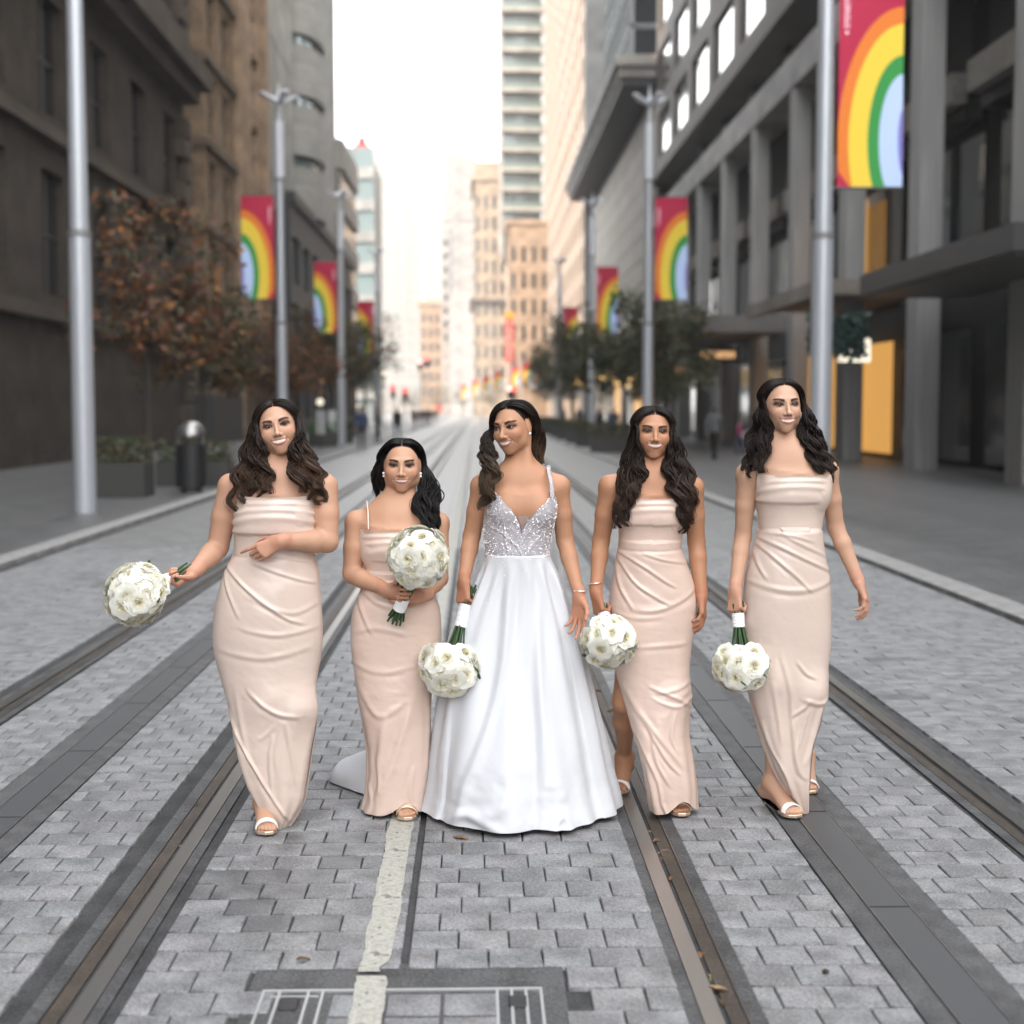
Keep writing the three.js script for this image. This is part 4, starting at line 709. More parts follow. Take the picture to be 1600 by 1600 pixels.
function tree(x, d, h, r, tone, label, s, clear = 0.34, n = 3800) {
  seed = s; const t = thing('street_tree', label, 'tree', [x, 0.03, -d]), limbs = [], tips = [];
  const trunkTop = V(rr(-0.2, 0.2), h * 0.5, rr(-0.2, 0.2)); limbs.push(cyl(V(0, 0, 0), V(0.03, h * clear, 0), 0.11, 0.085, 9), cyl(V(0.03, h * clear - 0.03, 0), trunkTop, 0.085, 0.06, 8));
  for (let i = 0; i < 19; i++) {
    const a = rr(0, 6.28), s0 = V(0.03, h * clear, 0).lerp(trunkTop, rr(0.1, 1)), e = V(Math.cos(a) * r * rr(0.45, 0.95), lerp(h * clear * 1.1, h * 0.98, rnd()), Math.sin(a) * r * rr(0.45, 0.95)); limbs.push(cyl(s0, e, 0.04, 0.012, 6)); tips.push(e);
    for (let k = 0; k < 3; k++) { const m = s0.clone().lerp(e, rr(0.4, 0.9)), q = m.clone().add(V(rr(-1, 1), rr(-0.4, 1), rr(-1, 1)).multiplyScalar(r * 0.35)); limbs.push(cyl(m, q, 0.016, 0.006, 5)); tips.push(q, m.lerp(q, 0.5)); }
  }
  part(t, 'trunk', merge(limbs), bark);
  part(t, 'crown', leaves(n, () => { const c = tips[Math.floor(rnd() * tips.length)], v = V(rr(-1, 1), rr(-1, 1), rr(-1, 1)); return c.clone().addScaledVector(v.multiplyScalar(v.length() > 1 ? 0.7 : 1), r * 0.2); }, leafTones[tone], 0.115), leafMatC);
}
tree(-7.8, 34, 6.9, 2.3, 'autumn', 'autumn tree with rust coloured leaves at the left edge', 31, 0.36, 2700); tree(-8.4, 44, 5.2, 1.9, 'mixed', 'thin yellowing tree between the sandstone front and the first left lamp post', 32); tree(-7.6, 55, 6.4, 2.5, 'autumn', 'rust brown tree behind the first left lamp post', 33); tree(-7.2, 70, 7.2, 2.3, 'mixed', 'dark tree behind the second left lamp post', 34); tree(-7.2, 84, 7.6, 2.5, 'mixed', 'dark olive tree by the third left banner', 35); tree(-8, 102, 8.2, 3.0, 'mixed', 'farthest dark tree on the left pavement', 36);
tree(-13.5, 24, 6.2, 1.9, 'autumn', 'rust coloured tree outside the left edge by the stone building', 37, 0.4, 2200);
tree(6.6, 50, 5.6, 2.0, 'green', 'green and brown tree beside the star topped right lamp post', 41); tree(6.0, 58, 6.6, 2.1, 'green', 'green tree half covering a rainbow banner at right', 42); tree(5.6, 72, 6.6, 2.2, 'green', 'rounded green tree, middle of the right kerb row', 43); tree(5.9, 88, 7.0, 2.5, 'green', 'olive tree farther along the right kerb row', 44); tree(6.4, 108, 7.2, 2.8, 'green', 'farthest olive tree of the right kerb row', 45);
[[-15, 330, 7], [-8, 300, 7], [-3, 290, 7.5], [3, 262, 7.5], [-20, 400, 8]].forEach(([x, d, h], i) => tree(x, d, h, 3.4, 'green', ['small green tree mass at the road end, leftmost', 'green tree at the road end under the white slab building', 'green tree at the road end under the beige old building', 'green tree at the road end under the orange pink building', 'green tree far off by the brown brick building'][i], 60 + i, 0.25, 900));
const planterMat = mat(0.045, 0.043, 0.04, 0.7);
function planter(x, d, label, w = 1.3, h = 0.62, tone = 'green', s = 1, group) {
  seed = 100 + s; const t = thing('planter', label, 'planter', [x, 0.03, -d], group);
  part(t, 'box', merge([box(-w / 2, 0, -0.4, w / 2, h, -0.35), box(-w / 2, 0, 0.35, w / 2, h, 0.4), box(-w / 2, 0, -0.349, -w / 2 + 0.05, h, 0.349), box(w / 2 - 0.05, 0, -0.349, w / 2, h, 0.349), box(-w / 2 + 0.05, h - 0.1, -0.349, w / 2 - 0.05, h - 0.06, 0.349)]), planterMat);
  part(t, 'shrub', leaves(700, () => V(rr(-1, 1) * w * 0.5, h - 0.05 + Math.pow(rnd(), 1.3) * 0.5, rr(-0.38, 0.38)), s === 91 ? [[0.06, 0.14, 0.03], [0.05, 0.1, 0.025]] : leafTones[tone], 0.06), leafMatC);
}
planter(-5.9, 30, 'black planter with a green shrub behind the leftmost woman', 1.5, 0.5, 'green', 1); planter(-6.6, 26.2, 'black planter cut by the left edge beside the bin', 1.2, 0.62, 'green', 2); planter(-6.7, 62, 'dark planter with bright leaves by the second left lamp post', 1.2, 0.6, 'green', 91); planter(-6.6, 68, 'dark planter just beyond the second left lamp post', 1.4, 0.7, 'green', 4);
for (let k = 0; k < 9; k++) planter(5.0, 53 + k * 7.2 + (k % 2), ['nearest', 'second', 'third', 'fourth', 'fifth', 'sixth', 'seventh', 'eighth', 'farthest'][k] + ' dark shrub planter of the row along the right kerb, counted from the viewer', 1.5, 0.62, 'green', 10 + k, 'shrub planters in a row along the right kerb');
{ const t = thing('litter_bin', 'black slatted litter bin with a steel hood at the left edge', 'bin', [-5.52, 0.03, -27.6]); const bl = mat(0.015, 0.015, 0.016, 0.5);
  part(t, 'drum', new THREE.CylinderGeometry(0.27, 0.27, 0.82, 24).translate(0, 0.5, 0), bl); for (let k = 0; k < 20; k++) { const a = k / 20 * 6.283; part(t, 'slat', box(-0.028, 0.1, 0.275, 0.028, 0.92, 0.295).rotateY(a), bl); }
  part(t, 'hood', merge([new THREE.SphereGeometry(0.29, 20, 8, 0, 6.29, 0, 1.57).translate(0, 1.08, 0), cyl(V(0.24, 0.9, 0), V(0.24, 1.1, 0), 0.03, 0.03), cyl(V(-0.24, 0.9, 0), V(-0.24, 1.1, 0), 0.03, 0.03)]), steel); part(t, 'foot', new THREE.CylinderGeometry(0.2, 0.22, 0.1, 20).translate(0, 0.05, 0), bl); }
[[501, 662, 60, 'white standing notice board left of the second left lamp post'], [519, 664, 62, 'pale standing notice board close to the second left lamp post']].forEach(([x, y, d, l]) => { const p = at(x, y, d), t = thing('notice_board', l, 'sign board', [p.x, 0.03, -d]); part(t, 'panel', new RoundedBoxGeometry(0.34, 1.0, 0.05, 2, 0.015).translate(0, 1.05, 0), mat(0.55, 0.56, 0.57, 0.5)); part(t, 'leg', cyl(V(-0.13, 0, 0), V(-0.13, 0.56, 0), 0.02, 0.02), darkSteel); part(t, 'leg', cyl(V(0.13, 0, 0), V(0.13, 0.56, 0), 0.02, 0.02), darkSteel); });
// ------------------------------------------------------------------ traffic lights, lights on strings, garland
function trafficLight(px, py, d, label, lit = [1, 0.05, 0.03], k = 0.55) {
  const p = at(px, py, d), t = thing('traffic_light', label, 'traffic light', [p.x, 0, -d]); const b = mat(0.02, 0.02, 0.02, 0.5);
  part(t, 'pole', cyl(V(0, 0, -0.2), V(0, p.y + 0.3, -0.2), 0.07, 0.06), postMat); part(t, 'head', new RoundedBoxGeometry(0.42, 1.15, 0.3, 2, 0.05).translate(0, p.y - 0.34, 0), b);
  part(t, 'red_lens', new THREE.SphereGeometry(0.2, 14, 8).scale(1, 1, 0.3).translate(0, p.y, 0.17), mat(0.2, 0.02, 0.02, 0.4, { emissive: new THREE.Color(...lit), emissiveIntensity: k })); for (const q of [-0.34, -0.68]) part(t, 'dark_lens', new THREE.SphereGeometry(0.14, 12, 8).scale(1, 1, 0.3).translate(0, p.y + q, 0.16), mat(0.03, 0.04, 0.03, 0.3));
}
trafficLight(614, 607, 130, 'red traffic light, left one of the low pair beyond the left trees'); trafficLight(633, 611, 133, 'red traffic light, right one of the low pair beyond the left trees'); trafficLight(656, 565, 150, 'red traffic light glowing white, left of the high pair over the road end', [1, 0.45, 0.4], 1.0); trafficLight(667, 561, 156, 'red traffic light, right of the high pair over the road end', [1, 0.25, 0.22], 0.6); trafficLight(796, 607, 130, 'white hot red traffic light above the bride\'s head', [1, 0.45, 0.4], 1.0); trafficLight(803, 609, 140, 'dimmer red traffic light just right of the one above the bride');
[[1101, 614, 84, 'small red light sign on a podium column, left one'], [1185, 608, 64, 'small red light sign beside the tallest woman\'s head']].forEach(([x, y, d, l]) => { const p = at(x, y, d), t = thing('light_sign', l, 'sign', [p.x, p.y, -d]); part(t, 'disc', new THREE.CylinderGeometry(0.2, 0.2, 0.08, 18).rotateX(Math.PI / 2), signGlow(1, 0.05, 0.05, 0.22)); part(t, 'bracket', cyl(V(0, 0, -0.05), V(0, 0, -0.6), 0.03, 0.03), darkSteel); });
{ const t = thing('string_lights', 'rows of warm string lights glowing behind the right trees', 'string lights', [9.4, 0, -92]), gs = []; seed = 77; for (let r = 0; r < 3; r++) for (let k = 0; k < 26; k++) gs.push(new THREE.SphereGeometry(0.075, 6, 5).translate(-3.2 + k * 0.26, 4.05 - r * 0.42 + 0.12 * Math.sin(k * 1.3), r * 0.3)); part(t, 'bulbs', merge(gs), signGlow(1, 0.62, 0.2, 0.6)).userData.kind = 'stuff'; for (let r = 0; r < 3; r++) part(t, 'wire', cyl(V(-3.3, 4.13 - r * 0.42, r * 0.3), V(3.4, 4.13 - r * 0.42, r * 0.3), 0.012, 0.012, 5), bandMat); part(t, 'support', merge([cyl(V(-3.3, 0, 0), V(-3.3, 4.2, 0), 0.04, 0.04), cyl(V(3.4, 0, 0), V(3.4, 4.2, 0), 0.04, 0.04)]), darkSteel); }
[[500, 628, 58, 'round pale globe lamp glowing in the dark left shopfront'], [601, 583, 110, 'pale globe lamp among the left trees'], [1005, 503, 50, 'small white lamp on the star topped right lamp post'], [939, 611, 80, 'pale round lamp under the right trees'], [715, 640, 240, 'pale headlight at the road end'], [830, 642, 150, 'warm round lamp under the far right trees'], [686, 637, 200, 'red tail light at the road end']].forEach(([x, y, d, l]) => { const p = at(x, y, d), red = l.startsWith('red'), k = d / 60, t = thing('globe_lamp', l, 'lamp', [p.x, p.y, -d]); part(t, 'globe', new THREE.SphereGeometry(0.14 * Math.max(1, k), 16, 12), red ? signGlow(1, 0.15, 0.12, 0.22) : signGlow(1, 0.9, 0.72, 0.26)); part(t, 'bracket', cyl(V(0, -0.1, 0), V(0, -p.y + 0.03, 0), 0.03, 0.03, 6), darkSteel); });
{ seed = 88; const p = at(1305, 525, 23.5), t = thing('hanging_basket', 'dark green hanging greenery on the nearest right lamp post', 'plant', p.toArray()); part(t, 'foliage', leaves(900, () => V(rr(-0.42, 0.5), rr(-0.22, 0.2) * (1 + rnd()), rr(-0.25, 0.25)), [[0.012, 0.035, 0.03], [0.008, 0.022, 0.02], [0.02, 0.05, 0.035]], 0.07), leafMatC); part(t, 'bracket', cyl(V(0.1, 0.3, 0), V(-0.38, 0.3, 1.2), 0.025, 0.025), darkSteel); }
{ const p = at(386, 588, 70), t = thing('shop_sign', 'small dull red sign on the sandstone front behind the leftmost woman', 'sign', p.toArray()); part(t, 'board', new RoundedBoxGeometry(0.75, 0.42, 0.08, 2, 0.02), mat(0.3, 0.03, 0.06, 0.5)); part(t, 'bracket', cyl(V(0, 0.1, -0.05), V(-1.0, 0.1, -0.05), 0.02, 0.02), darkSteel); }
// ------------------------------------------------------------------ people far down the street: one smooth body each
function passer(px, py, d, o) { // py: feet
  const p = onGround(px, py, 0.03); p.z = -d; p.x = at(px, py, d).x; const s = (o.h ?? 1.72) / 1.72, t = thing('person', o.label, 'person', [p.x, 0.03, -d], o.group), st = o.step ?? 0.22, a = o.turn ?? 0;
  const J = (x, y, z) => V(x * s, y * s, z * s), pr = [];
  pr.push(ell(0, 1.6 * s, 0, 0.085 * s, 0.115 * s, 0.1 * s, 0.02), cone(J(0, 1.5, -0.01), J(0, 1.4, -0.02), 0.05 * s, 0.055 * s, 0.03), cone(J(-0.14, 1.38, 0), J(0.14, 1.38, 0), 0.07 * s, 0.07 * s, 0.06), ell(0, 1.2 * s, 0, 0.17 * s, 0.26 * s, 0.12 * s, 0.08), ell(0, 0.95 * s, 0, 0.165 * s, 0.16 * s, 0.12 * s, 0.06));
  for (const q of [-1, 1]) { pr.push(cone(J(q * 0.19, 1.37, 0), J(q * 0.24, 1.1, -q * st * 0.3), 0.055 * s, 0.047 * s, 0.03), cone(J(q * 0.24, 1.1, -q * st * 0.3), J(q * 0.22, 0.88, 0.06 - q * st * 0.5), 0.045 * s, 0.034 * s, 0.02), ell(q * 0.22 * s, 0.81 * s, (0.08 - q * st * 0.6) * s, 0.035 * s, 0.075 * s, 0.03 * s, 0.02)); pr.push(cone(J(q * 0.09, 0.9, 0), J(q * 0.09, 0.48, 0.03 + q * st * 0.5), 0.088 * s, 0.06 * s, 0.04), cone(J(q * 0.09, 0.48, 0.03 + q * st * 0.5), J(q * 0.09, 0.08, q * st - 0.02), 0.058 * s, 0.042 * s, 0.02), cone(J(q * 0.09, 0.045, q * st - 0.03), J(q * 0.1, 0.035, q * st + 0.14), 0.042 * s, 0.034 * s, 0.02)); }
  const f = fieldOf(pr), c = o.c, g = skinGeometry(f, [{ lo: J(-0.36, -0.01, -0.42), hi: J(0.36, 1.76, 0.42), cell: 0.022 * s }], (x, y, z) => { const h = y / s; if (h > 1.47) return (h > 1.63 || z < -0.02 * s) ? c.hair : [0.42, 0.26, 0.19]; if (h < 0.08) return [0.02, 0.02, 0.02]; if (h < 0.86 && Math.abs(x) > 0.185 * s) return [0.42, 0.26, 0.19]; return h > 0.9 || Math.abs(x) > 0.18 * s ? c.top : c.legs; });
  const m = part(t, 'body', orient(g), skinMat); m.rotation.y = a;
  if (o.bag) part(t, 'bag', new RoundedBoxGeometry(0.3 * s, 0.4 * s, 0.14 * s, 2, 0.04).translate(o.bag * 0.3, 0.78 * s, 0), mat(...(o.bagC ?? [0.03, 0.03, 0.03]), 0.6));
}
const dk = [0.02, 0.02, 0.024], H = [0.02, 0.013, 0.01];
passer(1116, 720, 45, { label: 'person in a grey jacket and black trousers walking away under the canopy', c: { top: [0.11, 0.115, 0.12], legs: [0.015, 0.015, 0.017], hair: H }, turn: 2.8, step: 0.26 });
passer(1155, 710, 51, { label: 'child in a pink jacket and blue jeans on the right pavement', h: 1.24, c: { top: [0.34, 0.06, 0.17], legs: [0.03, 0.05, 0.12], hair: H }, turn: 1.2, step: 0.14 });
passer(1180, 712, 52, { label: 'adult in dark clothes beside the child in pink', h: 1.66, c: { top: [0.03, 0.03, 0.035], legs: dk, hair: H }, turn: 0.6, bag: 0.7, bagC: [0.6, 0.6, 0.6] });
passer(565, 704, 56, { label: 'person in a blue patterned jacket on the left kerb', c: { top: [0.03, 0.045, 0.10], legs: dk, hair: [0.04, 0.025, 0.015] }, turn: 0.2, step: 0.1 });
passer(590, 694, 67, { label: 'person in grey behind the one in the blue jacket', c: { top: [0.08, 0.085, 0.09], legs: dk, hair: H }, turn: 2, step: 0.15 });
passer(621, 688, 75, { label: 'person in black carrying a pale bag at the left kerb', c: { top: [0.012, 0.012, 0.013], legs: dk, hair: H }, turn: 0.4, bag: -0.6, bagC: [0.5, 0.55, 0.6] });
[[647, 672, 112, [0.12, 0.05, 0.05]], [656, 668, 128, [0.06, 0.06, 0.07]], [664, 667, 132, dk], [672, 666, 138, [0.04, 0.05, 0.05]], [680, 662, 165, dk]].forEach(([x, y, d, c], i) => passer(x, y, d, { label: ['person in dull red far off on the left of the road', 'person in grey far off on the left of the road', 'person in black far off, middle of the far left group', 'person in dark green far off on the left of the road', 'farthest dark figure on the left of the road'][i], c: { top: c, legs: dk, hair: H }, step: 0.18 }));
[[958, 690, 62, [0.07, 0.09, 0.14]], [975, 688, 66, dk], [936, 683, 75, dk], [905, 676, 90, [0.03, 0.05, 0.05]], [880, 672, 100, [0.05, 0.05, 0.05]]].forEach(([x, y, d, c], i) => passer(x, y, d, { label: ['person in a blue top sitting out by the right planters', 'person in black by the right planters, nearest the slit dress woman', 'person in black behind the right planter row', 'person in dark green farther behind the right planters', 'person in dark grey, farthest behind the right planters'][i], c: { top: c, legs: dk, hair: H }, step: 0.06, turn: i }));
// ------------------------------------------------------------------ the five women
const speck = tex(128, (u, v) => 0.5 + 0.5 * (tnoise(u, v, 64, 3) - 0.5) + 0.3 * (tnoise(u, v, 128, 4) - 0.5), false, 0.35);
const hairMat = mat(1, 1, 1, 0.42, { vertexColors: true, specularIntensity: 0.4 });
const weave = tex(128, (u, v) => 0.5 + 0.25 * Math.sin(u * 2 * Math.PI * 64) * Math.sin(v * 2 * Math.PI * 64) + 0.4 * (tnoise(u, v, 16, 8) - 0.5), false, 0.12);
const satin = (r, g, b) => mat(r, g, b, 0.27, { specularIntensity: 1, ior: 1.6, sheen: 0.3, sheenRoughness: 0.4, sheenColor: new THREE.Color(1, 0.9, 0.85)});
const blush = satin(0.655, 0.525, 0.455), blushWarm = satin(0.665, 0.505, 0.425);
const gownMat = mat(0.60, 0.61, 0.635, 0.6, { sheen: 0.3, sheenRoughness: 0.5, sheenColor: new THREE.Color(1, 1, 1), bumpMap: weave, bumpScale: 0.0004 });
const lace = mat(0.40, 0.38, 0.40, 0.5, {});
const sequin = mat(0.93, 0.92, 0.94, 0.12, { metalness: 0.55 });
const pearl = mat(0.85, 0.82, 0.76, 0.25, { clearcoat: 0.6 });
const gold = mat(0.72, 0.56, 0.42, 0.28, { metalness: 0.7 });
const whiteLeather = mat(0.8, 0.77, 0.72, 0.35);
const chainMat = mat(0.85, 0.8, 0.72, 0.25, { metalness: 0.8 });


function woman(o) {
  const { d } = o, J = (x, y, z = 0) => at(x, y, d - z);
  const root = thing('person', o.label, 'person', [0, 0, 0]);
  const cxw = at(o.base[0], o.base[1], d).x; root.position.set(cxw, 0, -d);
  const add = (name, g, m, label) => { g.translate(-cxw, 0, d); const p = part(root, name, g, m); if (label) p.userData.label = label; return p; };
  // --- head frame
  const hs = o.head.s * 0.01, q = new THREE.Quaternion().setFromEuler(new THREE.Euler(o.head.pitch, o.head.yaw, o.head.roll, 'ZYX')), qi = q.clone().invert();
  const H = V(0, -0.02, 0); { const e = J(o.head.eye[0], o.head.eye[1], o.head.z ?? 0.06), off = V(0, 0, 7 * hs).applyQuaternion(q); H.copy(e).sub(off); }
  const hw = (x, y, z) => V(x, y, z).multiplyScalar(hs).applyQuaternion(q).add(H);
  const head = makeHead({ ...o.face, skin: o.skin, hairColour: o.hair.root }), tmp = V(0, 0, 0);
  // --- body
  const sh = shell(o.rows, d, o.depth, o.zOf), prims = [];
  const SL = J(...o.arms[0].s), SR = J(...o.arms[1].s), mid = SL.clone().add(SR).multiplyScalar(0.5), NB = V(mid.x + (o.neckX || 0), mid.y + 0.035, mid.z - 0.008);
  const top = sh.top, Lt = sh.look(top);
  prims.push({ k: 0.03, cx: Lt.cx, cy: (top + 0.85) / 2, cz: -d, R: 1.0, f(x, y, z) { const yy = clamp(y, 0.85, top), L = sh.look(yy), hw2 = L.hw - 0.012, hd2 = L.hd - 0.012, a = (x - L.cx) / hw2, b = (z - L.cz) / hd2; const r = (Math.sqrt(a * a + b * b) - 1) * Math.min(hw2, hd2); return Math.max(r, y - top, 0.85 - y); } });
  const bx = o.chest ?? 0.135;
  prims.push(ell(mid.x, top + 0.01, mid.z - 0.005, bx, 0.15, 0.098, 0.05), cone(V(lerp(mid.x, SL.x, 0.25), mid.y + 0.005, mid.z), SL, 0.062, 0.044, 0.05), cone(V(lerp(mid.x, SR.x, 0.25), mid.y + 0.005, mid.z), SR, 0.062, 0.044, 0.05));
  const nk = hw(0, -5.5, -3.7), nr = (o.neck ?? 0.052) * 0.93;
  prims.push(cone(nk, NB, nr * 0.95, nr * 1.08, 0.03));
  for (const s of [SL, SR]) prims.push(cone(NB.clone().add(V(0, -0.006, -0.028)), NB.clone().lerp(s, 0.8).add(V(0, 0.0, -0.015)), 0.027, 0.024, 0.035), cone(NB.clone().lerp(s, 0.12).add(V(0, -0.035, 0.068)), NB.clone().lerp(s, 0.8).add(V(0, -0.006, 0.032)), 0.011, 0.010, 0.02));
  prims.push(cone(hw(5.2, -5, -2.5), NB.clone().lerp(SR, 0.1).add(V(0, -0.03, 0.06)), 0.014, 0.011, 0.03), cone(hw(-5.2, -5, -2.5), NB.clone().lerp(SL, 0.1).add(V(0, -0.03, 0.06)), 0.014, 0.011, 0.03));
  for (const s of [-1, 1]) prims.push(ell(Lt.cx + s * (o.bustX ?? 0.066), o.bustY(J), Lt.cz + (o.bustZ ?? 0.05), 0.06, 0.066, 0.056, 0.05));
  const torso = fieldOf(prims.slice());
  const grids = [], handBoxes = [];
  for (const a of o.arms) {
    const S = J(...a.s), E = J(...a.e), W = J(...a.w), r = a.r ?? [0.046, 0.042, 0.036, 0.036, 0.024];
    prims.push(cone(S, S.clone().lerp(E, 0.5), r[0] * 0.95, r[1] * 0.97, 0.02), cone(S.clone().lerp(E, 0.5), E, r[1] * 0.97, r[2] * 0.98, 0.012), cone(E, E.clone().lerp(W, 0.3), r[2] * 0.98, r[3], 0.012), cone(E.clone().lerp(W, 0.3), W, r[3], r[4], 0.012));
    const D = V(...a.hand.D).normalize(), N0 = V(...a.hand.N), N = N0.addScaledVector(D, -N0.dot(D)).normalize(), T = V(0, 0, 0).crossVectors(D, N).multiplyScalar(a.hand.side).normalize(), n0 = prims.length;
    a.grip = hand(prims, W, D, N, T, a.hand); a.D = D; a.N = N; a.T = T; a.W = W;
    const bb = new THREE.Box3(); for (const p of prims.slice(n0)) { bb.expandByPoint(V(p.cx - p.R, p.cy - p.R, p.cz - p.R)); bb.expandByPoint(V(p.cx + p.R, p.cy + p.R, p.cz + p.R)); }
    bb.expandByScalar(0.004); handBoxes.push(bb);
  }
  const toes = [];
  for (const l of o.legs) {
    const Hp = J(...l.hip), K = J(...l.knee), A = J(...l.ankle), B = J(...l.ball);
    if (l.air) B.y = Math.max(B.y, l.air); else B.y = 0.036;
    const lt = l.thin ?? 1; prims.push(cone(Hp, K, 0.066 * lt, 0.047 * lt, 0.03), cone(K, K.clone().lerp(A, 0.35).add(V(0, 0, -0.012)), 0.046 * lt, 0.045 * lt, 0.03), cone(K.clone().lerp(A, 0.35).add(V(0, 0, -0.012)), A, 0.045 * lt, 0.027, 0.03));
    const S = V(0, 0, 0).crossVectors(V(0, 1, 0), B.clone().sub(A).setY(0).normalize()).multiplyScalar(l.side), n0 = prims.length, ft = foot(prims, A, B, S);
    toes.push({ A, B, S, ...ft, strap: l.strap });
    const bb = new THREE.Box3(); for (const p of prims.slice(n0)) { bb.expandByPoint(V(p.cx - p.R, p.cy - p.R, p.cz - p.R)); bb.expandByPoint(V(p.cx + p.R, p.cy + p.R, p.cz + p.R)); }
    bb.expandByScalar(0.004); handBoxes.push(bb);
  }
  const body = fieldOf(prims);
  const headD = (x, y, z) => { tmp.set(x, y, z).sub(H); const l = tmp.length() - 0.155; if (l > 0.06) return l; tmp.applyQuaternion(qi).divideScalar(hs); return head.f(tmp.x, tmp.y, tmp.z) * hs * 0.9; };
  const field = (x, y, z) => smin(body(x, y, z), headD(x, y, z), 0.012);
  const hb = new THREE.Box3(); for (const [x, y, z] of [[-8.6, -12.6, -12], [8.6, 11.5, 10.5], [-8.6, 11.5, -12], [8.6, -12.6, 10.5], [-8.6, -12.6, 10.5], [8.6, 11.5, -12]]) hb.expandByPoint(hw(x, y, z));
  const bb = new THREE.Box3(); for (const p of prims) { if (p.sub || p.R > 0.9) continue; bb.expandByPoint(V(p.cx - p.R, p.cy - p.R, p.cz - p.R)); bb.expandByPoint(V(p.cx + p.R, p.cy + p.R, p.cz + p.R)); }
  bb.expandByScalar(0.02); bb.min.y = Math.max(bb.min.y, 0.001);
  const shrink = (b, e) => b.clone().expandByScalar(-e);
  grids.push({ lo: bb.min, hi: bb.max, cell: 0.010, skip: [shrink(hb, 0.012), ...handBoxes.map((b) => shrink(b, 0.012))] });
  grids.push({ lo: hb.min, hi: hb.max, cell: 0.0025 });
  for (const b of handBoxes) grids.push({ lo: b.min, hi: b.max, cell: 0.0033 });
  const sk = o.skin;
  const g = skinGeometry(field, grids, (x, y, z) => {
    tmp.set(x, y, z).sub(H);
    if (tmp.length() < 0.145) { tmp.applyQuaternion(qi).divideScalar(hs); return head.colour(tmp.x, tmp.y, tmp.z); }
    const n = 0.92 + 0.16 * fbm(x * 14, y * 14, z * 14); let red = 0;
    for (const b of handBoxes) if (y > 0.5 && b.containsPoint(V(x, y, z))) red = 0.1;
    return [sk[0] * n, sk[1] * n * (1 - red), sk[2] * n * (1 - red)];
  });
  const bodyMesh = add('body', orient(g), skinMat);
  // --- hair
  const R = o.hair, locks = [], pp = o.face.part ?? 0;
  const scalp = (dx, dy, dz, g2) => { const l = Math.hypot(dx, dy, dz); const k = 1 / Math.sqrt((dx / l / (7.2 + g2)) ** 2 + (dy / l / (8.6 + g2)) ** 2 + (dz / l / (9.0 + g2)) ** 2); return V(dx / l * k, 1.2 + dy / l * k, -2.2 + dz / l * k); };
  R.sides.forEach((sd, si) => {
    const sg = si ? 1 : -1, G = sd.inner.map((p, i) => [J(...p), J(...sd.outer[i])]);
    const nT = sd.tress ?? 15, per = sd.per ?? 22;
    for (let k = 0; k < nT; k++) {
      const ak = (k + 0.5) / nT, w = clamp(ak * 0.8 + rr(-0.12, 0.22)), jit = V(rr(-1, 1), rr(-1, 1), rr(-1, 1)), deep = sd.deep ?? 0.07, dz = rr(0, 0.2), stop = rr(0.86, 1.0);
      const phase = sd.phase + (sd.coil ?? 1.6) * ak + rr(-0.35, 0.35), amp = (sd.amp ?? 0.014) * rr(0.8, 1.2), wl = 1.15 * (sd.len ?? 0.085) * rr(0.92, 1.12), fat = (sd.fat ?? 0.0135) * rr(0.8, 1.2), tone = rr(0.75, 1.3), tp = rr(0.25, 1) * (R.tipMix ?? 1);
      const gp = G.map(([i2, o2], i) => { const p = i2.clone().lerp(o2, w); p.z -= deep * (ak * 0.8 + dz) * (i < 1 ? 0.6 : 1) - 0.01 * jit.z; p.addScaledVector(jit, 0.004 * (1 + i * 0.4)); return p; });
      const path = (a, gap, core) => {
        const ph = lerp(sd.p0 ?? 50, 168, a) * Math.PI / 180, T = V(pp * 0.12 + sg * 0.02, Math.sin(ph), Math.cos(ph)), be = lerp(sd.b0 ?? 28, -75, a) * Math.PI / 180, Sd = V(sg * Math.cos(be), sd.ear ?? 0.0, Math.sin(be) * 0.9), pts = [];
        for (let q2 = 0; q2 <= 5; q2++) { const t = q2 / 5 * 0.8, v = T.clone().normalize().lerp(Sd.clone().normalize(), t), s = scalp(v.x, v.y, v.z, gap * (0.35 + (R.side ?? 1.7) * Math.sin(Math.min(1, t * 1.3) * 1.57))); if (!q2) s.x = pp + sg * 0.12; pts.push(hw(s.x, s.y, s.z)); }
        pts.push(...gp);
        return new THREE.CatmullRomCurve3(pts, false, 'centripetal').getSpacedPoints(70).slice(0, Math.max(24, Math.round(70 * stop)));
      };
      const wave = (c, u, v, spread) => {
        const N2 = c.length; let run = 0;
        return c.map((p, i) => {
          if (i) run += p.distanceTo(c[i - 1]);
          const tt = i / N2, t = sst(0.34, 0.6, tt), A2 = run / wl * 2 * Math.PI + phase, hang = sst(0.25, 0.5, tt) * (1 - 0.55 * sst(0.6, 1, tt)) * spread, r2 = p.clone(), tw = 0.5 * A2;
          r2.x += amp * t * Math.sin(A2) + hang * (u * Math.cos(tw) - v * Math.sin(tw)); r2.z += amp * 0.8 * t * Math.cos(A2) + hang * (u * Math.sin(tw) + v * Math.cos(tw)); return r2;
        });
      };
      const clear = (wav, lo) => { for (const p of wav) for (let it = 0; it < 2; it++) { const dd = field(p.x, p.y, p.z); if (dd < lo) { const e = 0.004, nn = V(field(p.x + e, p.y, p.z) - dd, field(p.x, p.y + e, p.z) - dd, field(p.x, p.y, p.z + e) - dd).normalize(); p.addScaledVector(nn, lo - dd); } } for (let i = 2; i < wav.length - 1; i++) wav[i].lerp(wav[i - 1].clone().add(wav[i + 1]).multiplyScalar(0.5), 0.4); return wav; };
